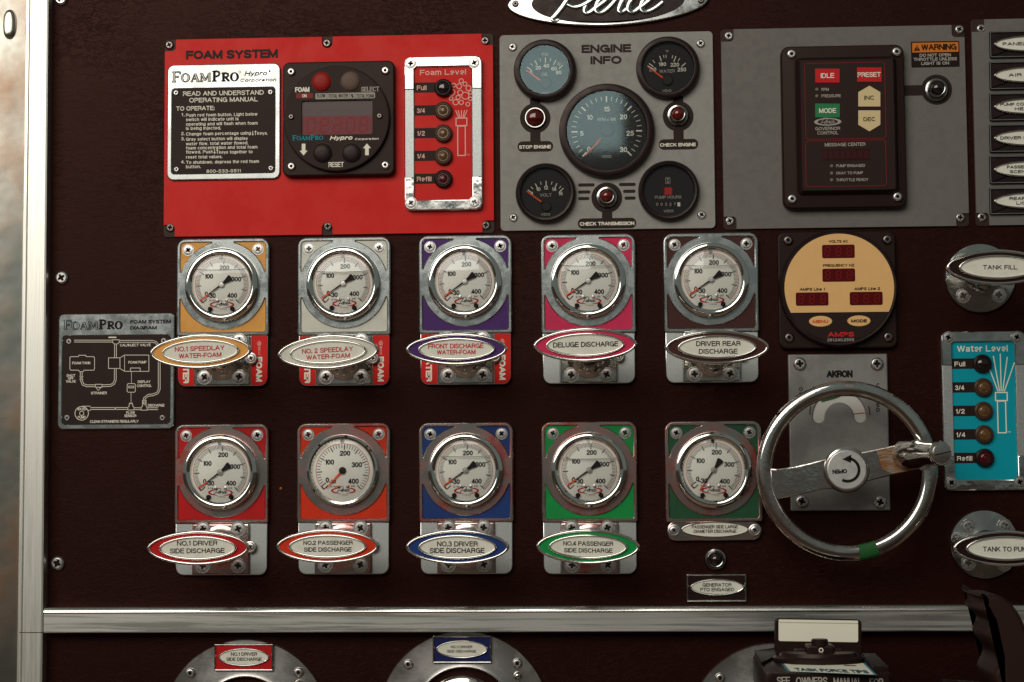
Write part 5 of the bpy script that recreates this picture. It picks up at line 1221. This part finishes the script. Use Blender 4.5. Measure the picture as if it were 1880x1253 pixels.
for i in range(n_):
    for j in range(K - 1): fs_.append((i * K + j, (i + 1) * K + j, (i + 1) * K + j + 1, i * K + j + 1))
MB().add(vs_, fs_).build('green_tape', GREENT, t, rim)
def spoke(pts, name, mat, z0, z1):
    return MB().slab([P(*z6(a, b), z1) for a, b in pts], z0, z1, 2.2).build(name, mat, t)
zs = ZW - 2
spoke(((128, 688), (170, 690), (270, 676), (360, 655), (450, 630), (520, 630), (560, 700), (500, 798), (420, 802), (300, 832), (200, 852), (150, 862)), 'spoke', WHEEL, ZW - 14, zs)
spoke(((560, 700), (580, 610), (640, 597), (760, 572), (900, 540), (945, 520), (985, 600), (1000, 700), (960, 700), (940, 690), (800, 725), (670, 757), (600, 770)), 'spoke', WHEEL, ZW - 14, zs + 0.3)
MB().slab([P(*z6(a, b), zs) for a, b in ((715, 588), (900, 547), (958, 640), (950, 690), (800, 718), (745, 690))], zs - 1, zs + 0.9, 0.3).build('worn_paint_patch', YELLOWW, t)
hx, hy = P(*z6(552, 695), ZW + 6)
MB().lathe(hx, hy, [(40, ZW - 16), (40, ZW), (38.5, ZW + 3), (36, ZW + 3.5), (34.6, ZW + 2.4)], 56).build('hub', WHEEL, t)
MB().tube([(hx, hy, 9), (hx, hy, ZW - 12)], 17, 28).build('shaft', DARKSTEEL, t)
hc = MB().lathe(hx, hy, [(34.2, ZW + 2), (34, ZW + 4.2), (32.5, ZW + 5)], 48).build('hub_cap', material('hub_cap_silver', (0.62, 0.60, 0.55, 1), 0.4, 0.6, var=0.3, vscale=150), t)
zh = ZW + 5.4
M = MB(); M.ribbon(arc(hx + 1, hy, 20, -118, 78, 26), 5.0, zh)
e0 = arc(hx + 1, hy, 20, 78, 112, 4); px, py = e0[0]; M.add([(px + 3, py + 7, zh), (px - 13, py - 1, zh), (px + 2, py - 7.5, zh)], [(0, 1, 2)])
ox, oy = P(*z6(552, 690), zh); M.text('OPEN', ox, ox + 25.5, oy, 7.4, zh, 3, rot=pi + rad(3))
M.build('arrow_and_lettering', PRINTB, t, hc)
# crank knob, leaning outwards to the right
k0 = P(*z6(872, 610), ZW + 4); k1_ = P(*z6(1070, 605), ZW + 110)
A = Vector((*k0, ZW - 2)); B = Vector((*k1_, ZW + 110)); dv = B - A
M = MB(); st_ = [(0.0, 25), (0.12, 25), (0.3, 24.2), (0.42, 22.6), (0.5, 21), (0.58, 20.2), (0.68, 20), (0.8, 20.4), (0.9, 21.2), (0.95, 21.6), (0.98, 21), (1.0, 19.4)]
loops = []; tz = dv.normalized(); ux = Vector((0, 1, 0)).cross(tz).normalized(); uy = tz.cross(ux)
for f_, r in st_:
    c = A + dv * f_; loops.append([tuple(c + r * (cos(2 * pi * i / 36) * ux + sin(2 * pi * i / 36) * uy)) for i in range(36)])
kn = M.loft(loops, True, True).build('crank_knob', material('knob_chrome', (0.72, 0.69, 0.64, 1), 0.1, 1), t)
M = MB(); c = B + tz * 0.4
w_ = 1.9
def kp(a, b, o=0): return tuple(c + a * ux + b * uy + tz * o)
M.loft([[kp(17.5 * cos(2 * pi * i / 36), 17.5 * sin(2 * pi * i / 36)) for i in range(36)], [kp(17 * cos(2 * pi * i / 36), 17 * sin(2 * pi * i / 36), 2.4) for i in range(36)], [kp(15 * cos(2 * pi * i / 36), 15 * sin(2 * pi * i / 36), 3.2) for i in range(36)]], False, True)
ks = M.build('knob_screw', STEEL, t)
M = MB(); M.add([kp(a, b, 3.45) for a, b in ((-16, -w_ / 2 - 3), (16, -w_ / 2 + 3), (16, w_ / 2 + 3), (-16, w_ / 2 - 3))], [(0, 1, 2, 3)]); M.build('screw_slot', DIRTSHADE, t, ks)

# ================================================================== DIAGRAM PLATE
z8 = zoom(90, 560, 5.22)
t = thing('diagram_plate', 'silver framed black plate with FOAM SYSTEM DIAGRAM line drawing', 'diagram plate', 213, 682)
zt = 6
xa, ya, xb, yb = PR(*z8(86, 84), *z8(1200, 1190), zt); xc, yc, xd, yd = PR(*z8(124, 292), *z8(1160, 1145), zt)
MB().plate(rrect(xa, ya, xb, yb, 10), [rrect(xc, yc, xd, yd, 6)], 0, zt, 1.2).build('metal_frame', CAST, t)
fld = MB().flat(rrect(xc - 1, yc - 1, xd + 1, yd + 1, 5), zt - 1.6).build('black_field', SATIN, t)
for a, b in ((193, 352), (175, 1083), (1088, 1083), (1100, 345)): screw(*z8(a, b), zt - 1.6, 5.8, t, 'pan')
zl = zt - 1.1
M = MB()
def ln(pts, w=4.5, closed=False): M.ribbon([P(*z8(a, b), zl) for a, b in pts], w / 5.22, zl, closed)
def pipe(pts, g=9):
    p_ = [P(*z8(a, b), zl) for a, b in pts]
    for sg in (-1, 1):
        off = []
        for i in range(len(p_)):
            a, b = p_[max(0, i - 1)], p_[min(len(p_) - 1, i + 1)]; l = hypot(b[0] - a[0], b[1] - a[1]) or 1
            off.append((p_[i][0] - sg * g / 5.22 * (b[1] - a[1]) / l, p_[i][1] + sg * g / 5.22 * (b[0] - a[0]) / l))
        M.ribbon(off, 1.0, zl)
pipe([(240, 348), (610, 348)]); pipe([(672, 350), (990, 350), (1025, 360), (1050, 395), (1056, 440), (1056, 810), (1040, 845), (1000, 862), (950, 868), (915, 895), (908, 960)])
ln([(610, 335), (672, 335), (672, 362), (655, 376), (625, 376), (610, 362)], 5, True); ln([(570, 312), (645, 312)], 12)
pipe([(637, 376), (637, 505)]); pipe([(635, 610), (635, 720), (622, 755), (590, 773), (510, 776)]); pipe([(445, 776), (360, 776), (325, 762), (310, 725), (308, 640)])
ln([(445, 762), (508, 762), (508, 790), (445, 790)], 5, True); ln([(450, 792), (498, 794), (470, 822)], 4, True)
ln([(200, 505), (210, 497), (282, 497), (284, 484), (352, 484), (356, 497), (428, 497), (436, 508), (436, 616), (428, 627), (334, 627), (330, 640), (290, 640), (284, 627), (210, 627), (200, 616)], 5, True)
ln([(570, 508), (680, 508), (680, 610), (570, 610)], 5, True); ln([(680, 508), (724, 482), (957, 482), (957, 638), (724, 638), (680, 610)], 5); ln([(724, 482), (724, 638)], 4); ln([(780, 636), (780, 606), (874, 606), (874, 636)], 5)
ln([(790, 640), (790, 755)], 3.5); ln([(750, 762), (760, 755), (818, 755), (827, 764), (827, 828), (818, 838), (758, 838), (748, 828)], 5, True); ln([(764, 780), (812, 780), (812, 796), (764, 796)], 5, True); ln([(786, 838), (786, 945)], 3.5)
pipe([(395, 994), (755, 994)]); pipe([(815, 996), (880, 996)]); pipe([(940, 996), (1045, 996)])
ln([(755, 982), (768, 975), (768, 950), (802, 950), (802, 975), (815, 982), (815, 1008), (755, 1008)], 5, True); ln([(882, 982), (896, 972), (896, 915), (930, 915), (930, 972), (940, 982), (940, 1010), (882, 1010)], 5, True)
ln([(768, 946), (802, 946)], 10); ln([(898, 930), (930, 955)], 5); ln([(898, 955), (930, 930)], 5); ln([(618, 980), (654, 1008)], 5); ln([(618, 1008), (654, 980)], 5); ln([(292, 686), (328, 716)], 5); ln([(292, 716), (328, 686)], 5); ln([(292, 686), (328, 686)], 4); ln([(292, 716), (328, 716)], 4)
px, py = P(*z8(313, 1040), zl); M.ribbon(circ(px, py, 12.7, 32), 1.1, zl, True); M.ribbon(circ(px, py, 4, 20), 1.0, zl, True); ln([(313, 972), (398, 972)], 5); ln([(375, 1012), (398, 1012)], 5)
def z8t(M, st, x0, x1, yt_, yb_, zz, b=0, sh=0): M.ptext(st, z8(x0, 0)[0], z8(x1, 0)[0], z8(0, yt_)[1], z8(0, yb_)[1], zz, b, sh)
for st, x0_, x1_, yb_ in (('CAL/INJECT VALVE', 680, 975, 398), ('FOAM TANK', 222, 398, 570), ('FOAM PUMP', 760, 934, 563), ('SHUT', 168, 252, 690), ('OFF', 182, 236, 717), ('VALVE', 162, 256, 746), ('DISPLAY', 850, 972, 750), ('CONTROL', 842, 984, 788), ('STRAINER', 402, 554, 858), ('DISCHARGE', 948, 1106, 976), ('FLOW', 740, 822, 1046), ('SENSOR', 722, 836, 1076), ('WATER', 272, 358, 1012), ('PUMP', 275, 352, 1090), ('CLEAN STRAINERS REGULARLY', 392, 858, 1130)):
    z8t(M, st, x0_, x1_, yb_ - 25, yb_, zl + 0.1, 1)
M.build('diagram_lines', PRINTW, t, fld)
M = MB(); s0, sy = P(*z8(135, 236), zt); s1 = P(*z8(468, 236), zt)[0]; s2 = P(*z8(474, 236), zt)[0]; s3 = P(*z8(706, 236), zt)[0]
serif(M, 'FOAM', s0, s1, sy, 17, zt + 0.3, 1.5); serif(M, 'PRO', s2, s3, sy, 17, zt + 0.3, 1.2)
z8t(M, 'FOAM SYSTEM', 778, 1168, 144, 180, zt + 0.3, 3); z8t(M, 'DIAGRAM', 778, 1032, 203, 238, zt + 0.3, 3)
M.ribbon(circ(*P(*z8(727, 153), zt), 2, 12), 0.7, zt + 0.3, True)
M.build('plate_title', PRINTB, t)
serif(MB(), 'FOAM', s0, s1, sy, 17, zt + 0.75, -0.9).build('title_outline_fill', CAST, t)

# ================================================================== GENERATOR LAMP AND LABEL
z9 = zoom(1190, 760, 3.4806)
warning_lamp('black lens lamp in chrome ring above GENERATOR PTO ENGAGED', 1313.3, 1027, 0, 0, 0, 20.6, 11.8, LENSK)
def name_plate(label, u0, v0, u1, v1, base, mat, oc, ow, oh, lines, name='name_plate', edge=CHROME):
    th = thing(name, label, 'name plate', (u0 + u1) / 2, (v0 + v1) / 2, base)
    a = PR(u0, v0, u1, v1, base + 8)
    MB().prof(rrect(*a, 1.2, 2), [(0, base)] + bead(4.0, base + 5.8, 2.6, 6), c1=False).build('bright_border', edge, th)
    MB().flat(rrect(a[0] + 2.5, a[1] + 2.5, a[2] - 2.5, a[3] - 2.5, 1, 1), base + 6).build('colour_field', mat, th)
    x, y = P(*oc, base + 8)
    MB().eprof(x, y, ow / 2, oh / 2, [(0, base + 5.9)] + bead(3.6, base + 7.4, 2.4, 6), 56, 1.9, c1=False).build('oval_rim', edge, th)
    f_ = MB().flat(ell(x, y, ow / 2 - 2.6, oh / 2 - 2.6, 56, 1.9), base + 7.9).build('oval_face', LABELW, th)
    M = MB()
    for st, c0, c1, vt, vb in lines: M.ptext(st, c0, c1, vt, vb, base + 8.3, 1)
    M.build('lettering', PRINTB, th, f_)
    return th
name_plate('black name plate lettered GENERATOR PTO ENGAGED under the black lamp', 1260.4, 1054, 1371, 1105.6, 0, inlay('black_brown', 34, 16, 14), (1316.4, 1078.3), 98, 31, (('GENERATOR', 1289.7, 1343, 1071, 1077.4), ('PTO ENGAGED', 1285.7, 1348, 1079.6, 1086)))

# ================================================================== LOWER DISCHARGE FLANGES
FLG = material('flange_steel', (0.50, 0.46, 0.42, 1), 0.24, 1, var=0.7, vscale=24, col2=(0.26, 0.22, 0.2, 1), rvar=0.2, bump=0.12, bscale=500, detail=9, lo=0.42, hi=0.68)
DARKIN = material('dark_pipe_inside', rgb(30, 16, 14), 0.7)
def flange(label, uc, vc, ro, ri, cap_v, scr, chain):
    th = thing('discharge_flange', label, 'flange', uc, vc, 0)
    x, y = P(uc, vc, 8)
    MB().lathe(x, y, [(ro, -0.2), (ro, 6), (ro - 1.5, 8), (ri + 8, 8.5), (ri + 2, 10), (ri, 9), (ri - 1, -6), (ri - 3, -40)], 96, c1=False).build('ring', FLG, th)
    MB().flat(circ(x, y, ri + 2, 48), -39).build('pipe_inside', DARKIN, th)
    for u, v in scr: screw(u, v, 8.2, 9.2, th, 'hex')
    if cap_v:
        rc = ri - 16
        yc_ = P(uc, cap_v, 30)[1] - rc
        MB().lathe(x, yc_, [(rc - 6, -30), (rc - 4, 20), (rc, 26), (rc, 40), (rc - 4, 46), (rc * 0.7, 52), (10, 56)], 56).build('outlet_cap', CHROME, th)
    if chain:
        M = MB(); cx_, cy_ = P(*chain, 14); M.lathe(cx_, cy_, [(4, 8), (7, 12), (7.4, 15), (5.5, 19), (2, 21)], 20); M.build('chain_ball', BEZEL, th)
        MB().tube([(cx_, cy_ - 4, 15), (cx_ + 4, cy_ - 24, 18), (cx_ + 2, cy_ - 60, 22)], 1.4, 8).build('chain_cord', DARKSTEEL, th)
    return th
z10 = zoom(290, 1090, 2.611)
flange('round steel outlet flange carrying the small red name plate', 450, 1329.5, 153, 85, None, ((350, 1236), (548.5, 1234.8)), (548.5, 1256))
flange('round steel outlet flange carrying the small blue name plate', 852, 1318, 156, 90, 1240, ((749.6, 1220), (950, 1218)), (950.5, 1241))
flange('round steel outlet flange behind the black remote box', 1424, 1343, 157, 90, None, ((1322, 1245),), None)
name_plate('small red name plate lettered NO.1 DRIVER SIDE DISCHARGE on the outlet flange', 392.8, 1182, 502, 1232.5, 8.3, FR['d1']['inl'], (447.7, 1206.8), 95, 33.5, (('NO.1 DRIVER', 424, 472, 1198, 1204.4), ('SIDE DISCHARGE', 415.5, 480.5, 1207.6, 1213.8)))
name_plate('small blue name plate lettered NO.3 DRIVER SIDE DISCHARGE on the outlet flange', 793.8, 1166.8, 902.8, 1218.3, 8.3, inlay('navy', 24, 32, 84), (848, 1192.3), 95, 33.5, (('NO.3 DRIVER', 827.5, 867, 1185.6, 1190.6), ('SIDE DISCHARGE', 820.5, 874, 1193.6, 1198.6)))

# ================================================================== BLACK REMOTE BOX WITH TAG HOLDER
z11 = zoom(1360, 1120, 6.267)
t = thing('remote_box', 'black box with printed front lettering and paper label on its top', 'control box', 1510, 1300, 0)
zb0, zb1 = 95.0, 430.0
bx0, by0 = P(*z11(140, 487), zb0); bx1 = P(*z11(1560, 530), zb0)[0]; fx0, fy0 = P(*z11(300, 722), zb1); fx1, fy1 = P(*z11(1745, 768), zb1)
yt0 = (by0 + (fy0 + fy1) / 2) / 2
def box_sec(z_, x0, x1, yt_): return [(x0, yt_ - 260, z_), (x1, yt_ - 260, z_), (x1, yt_ - 7, z_), (x1 - 2.5, yt_ - 2, z_), (x1 - 7, yt_, z_), (x0 + 7, yt_, z_), (x0 + 2.5, yt_ - 2, z_), (x0, yt_ - 7, z_)]
def lerp(a, b, f): return a + (b - a) * f
M = MB(); secs = []
for f_, ins in ((0, 0), (0.97, 0), (0.99, 2), (1.0, 5)):
    secs.append(box_sec(lerp(zb0, zb1, f_), lerp(bx0, fx0, f_) + ins, lerp(bx1, fx1, f_) - ins, yt0 - ins * 0.6))
M.loft(secs, True, True).build('box_body', HOLDER, t, ang=30)
MB().tube([((bx0 + bx1) / 2, yt0 - 120, -5), ((bx0 + bx1) / 2, yt0 - 120, zb0 + 5)], 70, 32).build('mounting_neck', DARKSTEEL, t)
M = MB()
cl, yl = P(*z11(414, 838), zb1 + 0.5); c2 = P(*z11(1628, 838), zb1 + 0.5)[0]; yl -= 2
wds = (('SEE', 414, 566), ('OWNERS', 634, 996), ('MANUAL', 1066, 1390), ('FOR', 1480, 1640))
for st, a, b in wds: M.text(st, P(*z11(a, 800), zb1)[0], P(*z11(b, 800), zb1)[0], P(*z11(900, 862 + (a - 414) * 0.018), zb1)[1], 12.5, zb1 + 0.5, 1)
M.build('lettering', PRINTG, t)
# paper label lying on the top face
def top_pt(a, b, up=0.4):
    """point on the box top seen at zoom pixel a, b"""
    u, v = z11(a, b); d = RM @ Vector(((u - CX) / F, -(v - CY) / F, -1.0)); tt = (yt0 + up) * S / d.z
    return (tt * d.x / S, yt0 + up, (D - tt * d.y) / S)
qa = [top_pt(*p) for p in ((440, 590), (545, 712), (1570, 752), (1430, 610))]
MB().add(qa, [(0, 1, 2, 3)]).build('label_border', BLUEB, t)
def mix(a, b, f): return tuple(a[i] + (b[i] - a[i]) * f for i in range(3))
def onq(s_, r_, up): p = mix(mix(qa[1], qa[2], s_), mix(qa[0], qa[3], s_), r_); return (p[0], p[1] + up, p[2])
MB().add([onq(0.03, 0.02, 0.4), onq(0.97, 0.02, 0.4), onq(0.97, 1.0, 0.4), onq(0.03, 1.0, 0.4)], [(0, 1, 2, 3)]).build('paper_label', PAPER, t)
M = MB()
for st, s0_, s1_, r0_, h_ in (('TASK FORCE TIPS', 0.1, 0.93, 0.08, 0.26),):
    nw = natural(st); m2 = MB().text(st, 0, nw, 0, 1, 0, 3)
    M.add([onq(s0_ + (s1_ - s0_) * a / nw, r0_ + h_ * b, 0.8) for a, b, _c in m2.v], m2.f)
M.build('label_lettering', material('blue_green_print', rgb(40, 100, 112), 0.6), t)
M = MB()
for s0_, s1_ in ((0.1, 0.2), (0.22, 0.36), (0.38, 0.5), (0.72, 0.86)): M.add([onq(s0_, 0.66, 0.8), onq(s1_, 0.66, 0.8), onq(s1_, 0.74, 0.8), onq(s0_, 0.74, 0.8)], [(0, 1, 2, 3)])
M.build('faded_print', PRINTGR, t)
# side clamps on the top
for pts in (((160, 500), (390, 470), (400, 560), (240, 640)), ((1400, 530), (1545, 535), (1700, 690), (1520, 690))):
    q4 = [top_pt(*p, up=0.0) for p in pts]
    M = MB(); M.add(q4 + [(p[0], p[1] + 5, p[2]) for p in q4], [(4, 5, 6, 7), (0, 1, 5, 4), (1, 2, 6, 5), (2, 3, 7, 6), (3, 0, 4, 7)]); M.build('top_cover_strip', BLACK, t)

t = thing('tag_holder', 'black turret with blank ivory tag and round knob on the remote box', 'tag holder', 1503, 1200, 200)
zc = 250.0
tx, _y = P(*z11(900, 560), zc); rb = 82 * KZ(zc)
def ring_y(prof, cxx, czz, n=56, sq=1.0):
    M = MB(); loops = [[(cxx + r * cos(2 * pi * i / n), yv, czz - sq * r * sin(2 * pi * i / n)) for i in range(n)] for r, yv in prof]
    return M.loft(loops, True, True)
ring_y([(rb, yt0 - 1), (rb, yt0 + 8), (rb - 4, yt0 + 11), (rb - 9, yt0 + 11), (rb - 12, yt0 + 17), (rb - 22, yt0 + 19)], tx, zc, sq=0.8).build('turntable', HOLDER, t)
zp = 236.0
a = PR(*z11(390, 110), *z11(1388, 520), zp)
MB().slab(rrect(a[0], yt0 + 10, a[2], a[3], 6, 4), zp - 14, zp, 1.5, c0=True).turn((a[0] + a[2]) / 2, a[1], rad(-1.0)).build('backplate', HOLDER, t)
b = PR(*z11(434, 122), *z11(1350, 368), zp + 2)
MB().slab(rrect(*b, 3, 3), zp - 0.5, zp + 1.2, 0.4).turn((b[0] + b[2]) / 2, b[1], rad(-1.0)).build('blank_tag', PAPER, t)
MB().slab(rrect(b[0], b[3] - 4.5, b[2], b[3] + 0.6, 1.5, 2), zp + 0.9, zp + 2.6, 1.0).turn((b[0] + b[2]) / 2, b[1], rad(-1.0)).build('tag_fold', PAPER, t)
zk_ = zp + 34
kx, ky = P(*z11(908, 400), zk_); ktop = P(*z11(908, 335), zk_)[1]
MB().slab(rrect(kx - 24, yt0 + 12, kx + 24, ky, 5, 4), zp + 0.5, zk_ + 12, 4).build('knob_housing', HOLDER, t)
MB().slab(rrect(kx - 42, yt0 + 12, kx + 42, ky - 8, 4, 3), zp + 0.4, zp + 12, 3).build('knob_housing_foot', HOLDER, t)
ring_y([(14, ky - 2), (14, ktop - 2), (12.5, ktop)], kx, zk_, 32).build('knob', BLACK, t)
px, py = P(*z11(924, 464), zk_ + 12.6); MB().ribbon(circ(px, py, 3.1, 18), 1.6, zk_ + 12.6, True).build('ring_mark', PRINTW, t)

# ================================================================== BLACK LEVER GRIP
z12 = zoom(1720, 1080, 7.24)
t = thing('lever_grip', 'black plastic lever grip with wavy finger grooves beside the ledge', 'lever grip', 1825, 1180, 0)
zg = 470.0
lft = [(560, 112), (615, 150), (632, 200), (600, 262), (600, 305), (650, 360), (725, 425), (748, 480), (735, 540), (702, 610), (705, 670), (745, 755), (810, 835), (842, 910), (835, 975), (800, 1050), (768, 1130), (768, 1200), (800, 1300), (850, 1400), (860, 1500)]
rgt = [(1300, 1500), (1290, 1300), (1270, 1000), (1240, 740), (1190, 540), (1110, 360), (1010, 225), (900, 140), (800, 92), (640, 95)]
outl = [P(*z12(a, b), zg) for a, b in smooth(lft, 4)] + [P(*z12(a, b), zg) for a, b in smooth(rgt, 4)]
outl = ccw(outl)
# front face inset on the right so that a chamfer shows there
def shift_right(pts, d):
    cxm = sum(p[0] for p in pts) / len(pts)
    return pts
M = MB(); M.prof(outl, [(12, zg - 176), (7, zg - 170), (3, zg - 158), (0.8, zg - 138), (0, zg - 110), (0, zg - 9), (0.8, zg - 5.5), (2.4, zg - 2.6), (4.6, zg - 0.8), (7, zg)], c0=True)
M.build('grip_body', GRIP, t, ang=40)
gx, gy = P(*z12(560, 1262), zg - 60); MB().tube([(gx - 60, gy - 12, zg - 60), (gx + 70, gy - 20, zg - 60)], 18, 20).build('pivot_pin', HOLDER, t)
MB().tube([(gx + 10, gy - 150, -5), (gx + 10, gy - 150, zg - 150)], 40, 24).build('lever_base', DARKSTEEL, t)
